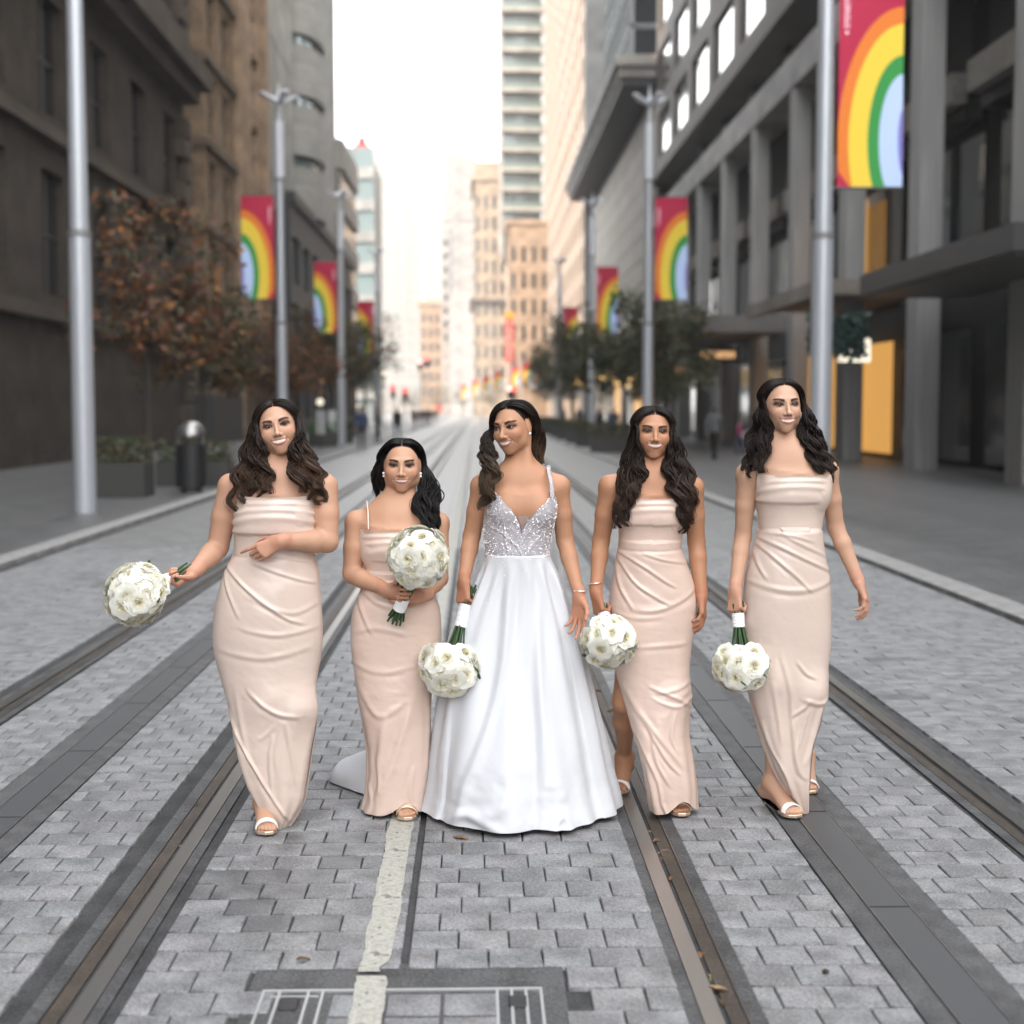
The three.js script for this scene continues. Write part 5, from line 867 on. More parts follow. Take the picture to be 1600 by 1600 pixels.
      const rt = R.root, tip = R.tip, colour = (tn) => (t) => { const m = sst(0.35, 0.95, t) * tp; return [lerp(rt[0], tip[0], m) * tn, lerp(rt[1], tip[1], m) * tn, lerp(rt[2], tip[2], m) * tn]; };
      locks.push({ pts: clear(wave(path(ak, 0.7), 0, 0, 0), fat * 0.6), flat: 0.8, r: (t) => fat * 0.6 * sst(0.0, 0.45, t) * (1 - 0.8 * sst(0.6, 1, t)) + 0.001, col: colour(0.8 * tone) });
      for (let n = 0; n < per; n++) {
        const th = n * 2.4, rad = Math.sqrt((n + 0.5) / per), gap = rr(0.3, 1.1) * (R.volume ?? 1), r0 = rr(0.0013, 0.0026) * (R.thick ?? 1), loose = n % 6 === 0 ? 1.5 : 1;
        const wav = clear(wave(path(clamp(ak + rr(-0.55, 0.55) / nT * 1.3, 0, 0.995), gap), rad * Math.cos(th) * loose, rad * Math.sin(th) * loose, fat), 0.004);
        locks.push({ pts: wav, flat: 0.65, r: (t) => r0 * (0.6 + 0.6 * sst(0, 0.3, t)) * (1 - 0.85 * sst(0.7, 1, t)) + 0.0004, col: colour(tone * rr(0.75, 1.35)) });
      }
    }
  });
  // a few loose strands
  for (let n = 0; n < 60; n++) { const src = locks[Math.floor(rnd() * locks.length)], f2 = V(rr(-1, 1), rr(-0.3, 0.6), rr(-0.2, 1)).multiplyScalar(0.016), m = src.pts.length; locks.push({ pts: src.pts.map((p, i) => p.clone().addScaledVector(f2, Math.pow(i / m, 1.5)).add(V(0.003 * Math.sin(i * 0.5 + n), 0, 0.003 * Math.cos(i * 0.4)))), r: (t) => 0.0006, col: () => R.tip }); }
  add('hair', orient(lockGeometry(locks, 3)), hairMat);
  // --- sandals
  for (const t of toes) {
    const fw = t.fw, S = t.S, B = t.B, U = V(0, 1, 0), solePts = [];
    const shp = [[-0.014, 0.03, 0.01], [-0.036, 0.0, 0.0], [-0.04, 0.02, 0], [-0.034, 0.045, 0], [-0.01, 0.062, 0], [0.02, 0.06, 0], [0.036, 0.035, 0], [0.036, 0.0, 0], [0.03, -0.03, 0]];
    const s2 = new THREE.Shape(); shp.slice(1).forEach(([a, b], i) => (i ? s2.lineTo(a, b) : s2.moveTo(a, b))); s2.lineTo(-0.028, -0.03);
    const sg2 = new THREE.ExtrudeGeometry(s2, { depth: 0.009, bevelEnabled: true, bevelSize: 0.002, bevelThickness: 0.002, bevelSegments: 1 });
    const M = new THREE.Matrix4().makeBasis(S, fw, U.clone().negate()); if (M.determinant() < 0) M.makeBasis(S.clone().negate(), fw, U.clone().negate());
    sg2.applyMatrix4(M); sg2.translate(B.x, B.y - 0.016, B.z);
    const heelTop = t.heel.clone().add(V(0, -0.028, 0)), hg = cyl(V(heelTop.x, Math.max(0.002, B.y - 0.024), heelTop.z).addScaledVector(fw, 0.004), heelTop, 0.006, 0.014, 8);
    const shank = curve([B.clone().addScaledVector(fw, -0.02).add(V(0, -0.02, 0)), B.clone().lerp(t.heel, 0.5).add(V(0, -0.028, 0)), heelTop], 10);
    const sh2 = lockGeometry([{ pts: shank, r: () => 0.022, col: () => [1, 1, 1], flat: 0.25 }], 8); sh2.deleteAttribute('color');
    const sandal = add('sandal', merge([sg2, hg, sh2]), gold);
    const arc = (c, u, v, ru, rv, n, from, to) => Array.from({ length: n + 1 }, (_, i) => { const th = lerp(from, to, i / n); return c.clone().addScaledVector(u, ru * Math.cos(th)).addScaledVector(v, rv * Math.sin(th)); });
    const band = []; for (let k = 0; k < 7; k++) band.push({ pts: arc(B.clone().addScaledVector(fw, 0.008 + k * 0.0035).add(V(0, -0.012, 0)), S, U, 0.041, 0.036 - k * 0.0009, 18, 0, Math.PI), r: () => 0.0028, col: () => [1, 1, 1] });
    const bg = lockGeometry(band, 6); bg.deleteAttribute('color'); bg.translate(-cxw, 0, d); part(sandal, 'toe_strap', orient(bg), t.strap === 'gold' ? gold : whiteLeather);
    const an = t.A.clone().add(V(0, 0.012, 0)), ag = tube(arc(an, S, fw, 0.036, 0.038, 24, 0, Math.PI * 2), 0.0035, 6); ag.deleteAttribute('color'); ag.translate(-cxw, 0, d); part(sandal, 'ankle_strap', orient(ag), gold);
  }
  return { root, add, J, sh, d, field, torso, hw, H, q, NB, SL, SR, top, arms: o.arms, cxw };
}

// the satin dress the four bridesmaids share: cowl front, waist seam, wrapped hip pleats, long skirt
function satinDress(w, o, m) {
  const { sh, d } = w, px = (y) => at(800, y, d).y, top = sh.top, cowl = px(o.cowl), waist = px(o.waist), cr = creases(o.folds, d, 0.62, 0.75), bustY = lerp(top, cowl, 0.55), knee = px(o.knee), hem = sh.bottom;
  const g = shellGeometry(sh, { nu: 180, nv: 230, top: (c, s) => top - 0.012 * (s < 0 ? 1 : 0) * 4 - 0.004 * (1 - c * c), bottom: o.bottom, fold: (x, y, c, s, L, v) => {
    const front = sst(-0.15, 0.35, s); let n = 0;
    n += 0.022 * front * (1 - c ** 4) * Math.exp(-(((y - bustY) / 0.075) ** 2));
    if (y > cowl - 0.004) {
      const t = (top - y) / (top - cowl), sag = (0.030 * (1 - c * c)) * Math.sin(Math.PI * clamp(t)), ph = ((top - y) + sag * 0.9) / 0.021;
      n += front * (0.009 + 0.0042 * Math.sin(ph * Math.PI * 1.25 + 1.5 * fbm(x * 9, y * 4, o.seed)) * (0.45 + 0.55 * Math.abs(c)) * (1 - 0.35 * t) + 0.003 * (fbm(x * 16, y * 40, o.seed + 2) - 0.5)) * sst(0, 0.004, y - cowl + 0.003 + 0.004 * (1 - c * c));
    } else n += front * 0.0016 * (fbm(x * 10, y * 30, o.seed + 4) - 0.5) * 2;
    n -= 0.0035 * Math.exp(-(((y - waist + 0.004 * (1 - c * c)) / 0.004) ** 2));
    n += 0.0025 * sst(waist, waist - 0.01, y) * sst(waist - 0.09, waist - 0.02, y);
    if (s > -0.2) n += cr(x, y) * sst(-0.2, 0.25, s);
    const low = sst(waist - 0.25, hem + 0.05, y); // falling folds towards the hem
    const th = Math.atan2(s, c);
    n += low * (0.007 * Math.sin(5 * th + o.seed) + 0.005 * Math.sin(9 * th + 2 * o.seed + 3 * y)) * (s < 0 ? 1.6 : 0.45);
    n += 0.0045 * sst(waist - 0.05, knee, y) * (fbm(x * 7 + o.seed, y * 5, s) - 0.5) * 2 + 0.0011 * (fbm(x * 26 + y * 9, y * 20 - x * 6, o.seed) - 0.5) * 2 * front;
    if (o.kneeBump) for (const [kx, ky, ka, kr] of o.kneeBump) { const p = at(kx, ky, d); n += front * ka * Math.exp(-(((x - p.x) ** 2 + (y - p.y) ** 2 * 0.6) / (kr * kr))); }
    n = Math.max(n, -0.005);
    const nx = c / L.hw, nz = s / L.hd, nl = Math.hypot(nx, nz), bx = L.cx + L.hw * Math.sign(c) * Math.pow(Math.abs(c), 2 / 2.15), bz = L.cz + L.hd * Math.sign(s) * Math.pow(Math.abs(s), 2 / 2.15);
    if (y > waist - 0.1 && s > 0.3) for (let it = 0; it < 3; it++) { const f = w.torso(bx + nx / nl * n, y, bz + nz / nl * n); if (f < 0.005) n += 0.006 - f; }
    return { n };
  } });
  const dress = w.add('dress', orient(g), m);
  for (const s of o.straps) { const pts = curve(s.map((p) => w.J(...p)), 16); for (const p of pts) { const f = w.field(p.x, p.y, p.z); if (f < 0.002) { const e = 0.003, nn = V(w.field(p.x + e, p.y, p.z) - f, w.field(p.x, p.y + e, p.z) - f, w.field(p.x, p.y, p.z + e) - f).normalize(); p.addScaledVector(nn, 0.002 - f); } } const t = tube(pts, 0.0035, 6); t.deleteAttribute('color'); w.add('strap', orient(t), m); }
  return dress;
}
function earring(w, side, m = pearl, drop = 1) {
  const p = w.hw(side * 7.3, -3.9, -0.6), list = [];
  for (let k = 0; k <= drop; k++) { const g = new THREE.SphereGeometry(0.0058 - k * 0.0006, 10, 8); g.translate(p.x + side * 0.003, p.y - k * 0.011, p.z + 0.012); list.push(g); }
  return w.add('earring', merge(list), m);
}
function bracelet(w, arm, t, r, m = chainMat) {
  const A = arm.W, D = arm.D, c = A.clone().addScaledVector(D, t), u = arm.T, v = arm.N;
  const pts = Array.from({ length: 25 }, (_, i) => c.clone().addScaledVector(u, r * Math.cos(i / 24 * 6.2832)).addScaledVector(v, r * 0.85 * Math.sin(i / 24 * 6.2832)));
  const g = tube(pts, 0.0028, 6); g.deleteAttribute('color'); return w.add('bracelet', orient(g), m);
}
const cut = (r) => r; // rows stay readable below

const W1 = woman({
  label: 'smiling woman in blush satin dress, leftmost of the five, one arm bent across her waist', d: 5.5, base: [425, 1290],
  skin: [0.50, 0.285, 0.19], head: { eye: [431.3, 664.5], roll: 0.2, yaw: 0.06, pitch: -0.06, s: 0.985, z: 0.07 },
  face: { smile: 1.15, wide: 3.3, open: 0.95, jaw: 1.1, mouthY: -6.3, hairTop: 7.4, eye: 0.62, blush: [0.45, 0.17, 0.11] },
  hair: { root: [0.013, 0.0085, 0.0065], tip: [0.09, 0.048, 0.028], tipMix: 0.75, volume: 1.15, thick: 1.1, sides: [
    { n: 190, inner: [[402, 678, 0.05], [407, 712, 0.07], [416, 735, 0.10], [421, 758, 0.13], [412, 776, 0.14]], outer: [[393, 660, 0], [380, 696, 0.02], [367, 735, 0.07], [353, 776, 0.10], [361, 818, 0.10]], phase: 0.5, amp: 0.017, len: 0.085, p0: 52, b0: 30 },
    { n: 190, inner: [[464, 678, 0.05], [458, 712, 0.07], [457, 735, 0.10], [470, 763, 0.13], [480, 782, 0.14]], outer: [[471, 668, 0], [479, 699, 0.02], [499, 730, 0.07], [508, 770, 0.10], [494, 800, 0.11]], phase: 2.2, amp: 0.016, len: 0.085, p0: 52, b0: 30 }] },
  rows: [[773, 381, 484], [800, 370, 492], [829, 367, 492.6], [865, 365.5, 492.6], [880, 358, 495], [896, 350, 498.6], [930, 340, 501], [960, 334.7, 503], [1000, 333, 504], [1031, 338, 501], [1079, 351, 493], [1114, 361, 495], [1174, 371.5, 487], [1221, 388, 479], [1245, 401, 475], [1270, 416, 462], [1290, 427, 447], [1301, 432, 437]],
  depth: (y, hw) => (y > 1.12 ? 0.112 : y > 0.9 ? lerp(0.135, 0.112, sst(0.9, 1.12, y)) : lerp(0.06, 0.135, sst(0.05, 0.85, y))) * Math.tanh(hw / 0.06), zOf: (y) => 0.05 * sst(0.7, 0.1, y),
  bustY: (J) => J(430, 806).y, bustZ: 0.062, chest: 0.14, neck: 0.055,
  arms: [
    { s: [361, 760, -0.01], e: [340, 856, -0.02], w: [303, 893, 0.12], r: [0.052, 0.05, 0.042, 0.042, 0.028], hand: { D: [-0.75, -0.35, 0.35], N: [0.1, 0.8, 0.6], side: -1, curl: [1.0, 1.05, 1.1, 1.1], thumb: { out: 0.5, in: 0.8, bend: 0.1 } } },
    { s: [507, 760, -0.01], e: [511, 846, 0.03], w: [438, 846, 0.17], r: [0.053, 0.052, 0.044, 0.043, 0.028], hand: { D: [-0.86, -0.42, 0.1], N: [-0.25, -0.25, -0.85], side: -1, curl: [[0.25, 0.35, 0.2], 0.62, 0.7, 0.72], thumb: { out: 0.4, in: 0.7, bend: 0.2 } } }],
  legs: [{ hip: [400, 960, 0], knee: [420, 1120, 0.04], ankle: [412, 1256, 0.02], ball: [416, 1300, 0.13], side: 1, strap: 'white' }, { hip: [455, 960, 0], knee: [462, 1115, 0.03], ankle: [455, 1215, -0.32], ball: [457, 1262, -0.28], side: -1, air: 0.05 }],
});
satinDress(W1, { cowl: 830, waist: 866, knee: 1110, seed: 1.3, kneeBump: [[478, 1098, 0.03, 0.06], [425, 1085, 0.012, 0.07]], straps: [],
  folds: [[0.011, 4, 356, 880, 372, 895, 400, 920, 452, 958, 480, 968], [0.009, 4, 354, 889, 362, 917, 381, 958], [0.006, 3, 400, 866, 457, 868, 492, 875], [0.007, 3.5, 400, 874, 440, 889, 481, 903, 496, 907], [0.006, 5, 395, 925, 440, 946, 470, 951, 502, 936], [0.006, 5, 385, 975, 440, 985, 500, 975], [0.012, 5, 396, 1072, 419, 1093, 443, 1107, 470, 1111], [0.014, 4, 358, 1100, 375, 1140, 398, 1181, 433, 1238, 462, 1281], [0.012, 4, 434, 1140, 428, 1174, 431, 1233], [0.007, 6, 374, 1070, 384, 1130, 400, 1200], [0.009, 4, 437, 1122, 424, 1136, 412, 1146], [0.009, 5, 452, 1120, 462, 1174, 470, 1225], [0.008, 4, 446, 1120, 437, 1160, 436, 1190], [0.006, 6, 350, 1010, 420, 1020, 490, 1005]] }, blush);
bracelet(W1, { W: W1.arms[1].W.clone().addScaledVector(W1.arms[1].D, 0.098).addScaledVector(W1.arms[1].N, 0.022), D: W1.arms[1].D, T: W1.arms[1].T, N: W1.arms[1].N }, 0, 0.011).name = 'ring';
earring(W1, -1);

const W2 = woman({
  label: 'shortest woman in blush satin dress, holding a white rose bouquet upright with both hands', d: 5.65, base: [620, 1285],
  skin: [0.50, 0.28, 0.18], head: { eye: [627.1, 727.5], roll: -0.01, yaw: 0.0, pitch: 0.05, s: 0.955, z: 0.07 },
  face: { smile: 0.75, wide: 3.15, open: 0.5, jaw: 1.12, mouthY: -6.2, hairTop: 7.5, crease: 0.5, eye: 0.55, shadow: [0.17, 0.08, 0.06] },
  hair: { root: [0.006, 0.005, 0.005], tip: [0.012, 0.009, 0.008], volume: 0.85, thick: 1.0, side: 2.4, sides: [
    { n: 150, inner: [[598, 740, -0.02], [601, 760, -0.03], [602, 778, -0.06]], outer: [[588, 722, -0.02], [581, 758, -0.03], [580, 786, -0.06]], phase: 0.5, amp: 0.006, len: 0.12, p0: 54, b0: -8, deep: 0.06 },
    { n: 190, inner: [[662, 738, -0.02], [655, 767, 0.02], [650, 796, 0.08], [664, 820, 0.12], [675, 832, 0.12]], outer: [[672, 738, -0.03], [681, 762, 0.01], [687, 798, 0.07], [684, 833, 0.11], [682, 846, 0.11]], phase: 1.2, amp: 0.010, len: 0.11, p0: 54, b0: -8 }] },
  rows: [[825, 570, 667], [850, 567.5, 672], [872, 567.6, 673], [905, 569, 673], [930, 560, 680], [952, 551.5, 687.6], [1000, 547.5, 690], [1031, 551, 687.5], [1079, 558, 676], [1150, 573, 673], [1197, 577, 672.5], [1245, 573.6, 666], [1269, 568, 662], [1287, 570, 657]],
  depth: (y, hw) => (y > 0.98 ? 0.108 : lerp(0.09, 0.125, sst(0.05, 0.8, y))), zOf: (y) => 0.03 * sst(0.7, 0.1, y),
  bustY: (J) => J(620, 856).y, chest: 0.125, neck: 0.051,
  arms: [
    { s: [557, 816, -0.01], e: [550, 897, 0.02], w: [606, 922, 0.16], r: [0.046, 0.044, 0.037, 0.037, 0.025], hand: { D: [0.9, -0.1, 0.35], N: [0.15, -0.1, 0.9], side: -1, curl: [0.9, 1.0, 1.05, 1.1], thumb: { out: 0.6, in: 0.6 } } },
    { s: [684, 818, -0.01], e: [686, 903, 0.02], w: [662, 930, 0.15], r: [0.046, 0.043, 0.037, 0.036, 0.025], hand: { D: [-0.9, 0.02, 0.3], N: [-0.15, 0.1, -0.9], side: 1, curl: [0.55, 0.6, 0.62, 0.65], thumb: { out: 0.6, in: 0.5 } } }],
  legs: [{ hip: [595, 1000, 0], knee: [603, 1130, 0.02], ankle: [605, 1245, -0.1], ball: [606, 1279, 0.0], side: 1 }, { hip: [645, 1000, 0], knee: [640, 1130, 0.03], ankle: [636, 1244, 0.0], ball: [636, 1280, 0.1], side: -1, strap: 'gold' }],
});
satinDress(W2, { bottom: (c, s) => 0.014 + (s > 0 ? 0.05 * Math.exp(-(((c - 0.35) / 0.35) ** 2)) : 0), cowl: 872, waist: 900, knee: 1120, seed: 4.1, straps: [[[573, 783, 0.0], [575, 800, 0.06], [575.5, 827, 0.105]], [[668, 786, 0.0], [664, 806, 0.06], [661, 828, 0.105]]],
  folds: [[0.006, 4, 572, 890, 590, 899, 618, 906], [0.006, 5, 566, 915, 590, 935, 620, 945], [0.007, 5, 560, 925, 570, 955, 585, 985], [0.006, 6, 556, 985, 590, 975, 640, 985], [0.005, 6, 552, 1030, 600, 1043, 660, 1030], [0.008, 7, 565, 1070, 595, 1110, 640, 1085], [0.012, 9, 648, 1080, 640, 1110, 626, 1150, 612, 1197, 575, 1259], [0.008, 7, 606, 1110, 598, 1150, 594, 1200, 590, 1260], [0.010, 5, 649, 1190, 643, 1225, 652, 1262], [0.008, 5, 592, 1165, 594, 1200, 597, 1230], [0.008, 5, 669, 1080, 671, 1130, 668, 1200], [0.01, 5, 575, 1215, 582, 1245, 572, 1270], [0.008, 6, 655, 1250, 630, 1262, 600, 1270]] }, blushWarm);
earring(W2, -1); earring(W2, 1);

const W4 = woman({
  label: 'tanned laughing woman in blush satin dress with an open thigh slit, beside the bride', d: 5.65, base: [1045, 1275],
  skin: [0.42, 0.21, 0.12], head: { eye: [1024, 674], roll: -0.03, yaw: 0.0, pitch: -0.02, s: 0.955, z: 0.07 },
  face: { smile: 1.35, wide: 3.55, open: 0.85, jaw: 1.03, mouthY: -5.8, hairTop: 6.8, eye: 0.6, blush: [0.38, 0.13, 0.075], light: [0.56, 0.34, 0.22] },
  hair: { root: [0.012, 0.008, 0.0065], tip: [0.05, 0.026, 0.016], tipMix: 0.8, volume: 1.15, thick: 1.05, sides: [
    { n: 190, inner: [[1001, 682, 0.05], [1002, 718, 0.05], [1004, 745, 0.08], [990, 770, 0.12], [977, 800, 0.13], [974, 828, 0.125]], outer: [[985, 672, 0.0], [973, 715, 0.02], [966, 755, 0.06], [963, 785, 0.09], [961, 812, 0.11], [971, 832, 0.12]], phase: 1.5, amp: 0.016, len: 0.095, p0: 52, b0: 34 },
    { n: 190, inner: [[1046, 682, 0.05], [1044, 718, 0.05], [1046, 755, 0.09], [1058, 776, 0.12], [1066, 805, 0.125], [1067, 832, 0.12]], outer: [[1061, 680, 0.0], [1075, 714, 0.02], [1090, 752, 0.06], [1089, 785, 0.09], [1083, 812, 0.1], [1076, 838, 0.11]], phase: 0.2, amp: 0.016, len: 0.095, p0: 52, b0: 34 }] },
  rows: [[775, 980, 1063], [795, 970, 1068], [817, 967, 1069], [855, 966, 1064], [880, 961, 1073], [912, 955, 1084], [950, 951, 1089], [1005, 953, 1081], [1040, 959, 1076], [1057, 964, 1074], [1084, 971, 1074], [1117, 980, 1075], [1149, 989, 1076], [1190, 1000, 1081], [1220, 1005, 1084], [1249, 1009, 1085], [1274, 1016, 1085]],
  depth: (y, hw) => (y > 1.1 ? 0.103 : lerp(0.085, 0.118, sst(0.05, 0.85, y))), zOf: (y) => 0.06 * sst(0.6, 0.1, y),
  bustY: (J) => J(1020, 802).y, chest: 0.125, neck: 0.05,
  arms: [
    { s: [953, 760, -0.01], e: [939, 846, -0.05], w: [931, 924, 0.05], r: [0.044, 0.042, 0.035, 0.034, 0.0235], hand: { D: [0.15, -0.95, 0.15], N: [0.75, 0.1, -0.5], side: -1, curl: [1.0, 1.1, 1.15, 1.2], thumb: { out: 0.5, in: 0.6 } } },
    { s: [1082, 762, -0.01], e: [1088, 848, -0.04], w: [1096, 930, 0.03], r: [0.044, 0.042, 0.035, 0.034, 0.0235], hand: { D: [0.05, -0.95, 0.25], N: [-0.8, 0.0, -0.3], side: 1, curl: [0.35, 0.45, 0.55, 0.6] } }],
  legs: [{ hip: [990, 985, -0.02], knee: [976, 1095, -0.05], ankle: [976, 1183, -0.32], ball: [970, 1230, -0.26], side: 1, strap: 'white' }, { hip: [1045, 985, 0], knee: [1048, 1120, 0.05], ankle: [1062, 1240, -0.03], ball: [1063, 1279, 0.07], side: -1, strap: 'gold' }],
});
satinDress(W4, { cowl: 817, waist: 857, knee: 1100, seed: 2.2, kneeBump: [[1062, 1080, 0.022, 0.07]], bottom: (c, s) => 0.014 + (s > 0 ? 0.055 * Math.exp(-(((c - 0.35) / 0.5) ** 2)) : 0), straps: [],
  folds: [[0.009, 3.5, 964, 858, 1000, 880, 1035, 904, 1050, 912], [0.010, 3.5, 964, 868, 987, 905, 1025, 931, 1040, 938], [0.010, 4, 961, 878, 967, 915, 985, 947], [0.006, 3, 1000, 860, 1030, 870, 1069, 877], [0.008, 5, 985, 947, 1020, 948, 1065, 930, 1084, 915], [0.005, 5, 955, 950, 985, 960, 1030, 957], [0.006, 5, 990, 1005, 1037, 1002, 1070, 1000], [0.008, 6, 967, 1058, 998, 1110, 1048, 1170, 1064, 1190], [0.009, 4, 1010, 1065, 1048, 1082, 1074, 1100], [0.009, 4, 1076, 1080, 1050, 1095, 1015, 1083], [0.011, 4, 984, 1130, 1005, 1170, 1022, 1210, 1030, 1249, 1043, 1264], [0.010, 4, 1005, 1125, 1035, 1175, 1055, 1196], [0.008, 4, 1048, 1105, 1042, 1140, 1052, 1165], [0.008, 4, 1020, 1075, 1046, 1070, 1070, 1060], [0.008, 4, 1012, 1135, 1020, 1180, 1040, 1215], [0.006, 5, 1000, 1180, 1013, 1220, 1022, 1262]] }, blushWarm);
bracelet(W4, W4.arms[0], -0.03, 0.029);

const W5 = woman({
  label: 'tallest woman in blush satin dress at the right end, looking ahead, bouquet hanging head down', d: 5.6, base: [1235, 1290],
  skin: [0.52, 0.31, 0.21], head: { eye: [1230.6, 632], roll: 0.03, yaw: 0.08, pitch: 0.0, s: 0.975, z: 0.07 },
  face: { smile: 1.15, wide: 3.4, open: 0.95, jaw: 0.98, mouthY: -6.4, hairTop: 7.7, eye: 0.6, crease: 0.6 },
  hair: { root: [0.011, 0.0075, 0.0065], tip: [0.026, 0.016, 0.011], volume: 1.1, thick: 1.05, sides: [
    { n: 190, inner: [[1204, 645, 0.03], [1209, 682, 0.05], [1205, 706, 0.08], [1199, 730, 0.11], [1196, 745, 0.11]], outer: [[1185, 638, 0.0], [1171, 684, 0.02], [1165, 712, 0.05], [1164, 738, 0.07], [1182, 752, 0.10]], phase: 0.8, amp: 0.014, len: 0.1, p0: 53, b0: 18 },
    { n: 190, inner: [[1257, 645, 0.03], [1254, 682, 0.05], [1262, 706, 0.08], [1277, 730, 0.11], [1288, 744, 0.11]], outer: [[1268, 648, 0.0], [1288, 682, 0.02], [1304, 718, 0.05], [1310, 740, 0.07], [1299, 754, 0.09]], phase: 2.6, amp: 0.016, len: 0.1, p0: 53, b0: 18 }] },
  rows: [[740, 1193, 1289], [760, 1183, 1292], [780, 1181, 1292], [826, 1185, 1283.5], [862, 1175, 1288], [904, 1164, 1295.7], [952, 1160, 1298.5], [1005, 1162, 1298], [1044, 1165, 1293], [1084, 1171, 1290], [1136, 1185, 1277], [1162, 1193, 1268], [1190, 1204, 1264], [1215, 1216, 1262], [1240, 1232, 1260], [1257, 1245, 1258], [1266, 1251, 1257]],
  depth: (y, hw) => (y > 1.15 ? 0.103 : lerp(0.07, 0.12, sst(0.1, 0.95, y))) * Math.tanh(hw / 0.055), zOf: (y) => 0.04 * sst(0.7, 0.1, y),
  bustY: (J) => J(1238, 768).y, chest: 0.128, neck: 0.053,
  arms: [
    { s: [1167, 741, -0.01], e: [1161, 838, -0.05], w: [1149, 920, 0.05], r: [0.041, 0.039, 0.034, 0.034, 0.0235], hand: { D: [-0.05, -0.95, 0.2], N: [0.6, 0.0, -0.6], side: -1, curl: [0.95, 1.05, 1.1, 1.2], thumb: { out: 0.45, in: 0.7 } } },
    { s: [1293, 736, -0.01], e: [1306, 824, -0.05], w: [1341, 908, 0.0], r: [0.041, 0.039, 0.034, 0.034, 0.0235], hand: { D: [0.35, -0.9, 0.2], N: [-0.8, -0.2, -0.3], side: 1, curl: [0.35, 0.45, 0.5, 0.55] } }],
  legs: [{ hip: [1205, 985, 0], knee: [1214, 1110, 0.04], ankle: [1207, 1222, -0.04], ball: [1232, 1281, 0.06], side: 1, strap: 'white' }, { hip: [1260, 985, 0], knee: [1252, 1100, 0.0], ankle: [1258, 1180, -0.36], ball: [1262, 1225, -0.3], side: -1 }],
});
satinDress(W5, { cowl: 783, waist: 827, knee: 1090, seed: 3.4, kneeBump: [[1265, 1075, 0.022, 0.06], [1215, 1060, 0.012, 0.06]], straps: [],
  folds: [[0.006, 3, 1185, 828, 1226, 833, 1262, 843], [0.010, 4, 1180, 836, 1216, 853, 1265, 877, 1296, 890], [0.010, 4, 1177, 845, 1207, 872, 1236, 897, 1257, 918], [0.008, 4, 1176, 858, 1180, 880, 1190, 900], [0.008, 6, 1165, 904, 1214, 917, 1260, 915, 1296, 903], [0.006, 4, 1215, 832, 1250, 850, 1290, 868], [0.012, 5, 1213, 1020, 1226, 1071, 1228, 1110, 1237, 1189, 1252, 1208], [0.011, 5, 1245, 1085, 1270, 1093, 1290, 1084], [0.010, 4, 1237, 1028, 1250, 1045, 1264, 1052], [0.010, 5, 1276, 1092, 1262, 1149, 1251, 1185], [0.013, 4, 1186, 1125, 1200, 1165, 1222, 1204, 1238, 1250], [0.008, 5, 1200, 1060, 1208, 1110, 1215, 1160], [0.010, 4, 1225, 1112, 1245, 1100, 1255, 1086], [0.009, 4, 1252, 1098, 1246, 1130, 1238, 1160]] }, blush);
earring(W5, -1); earring(W5, 1);
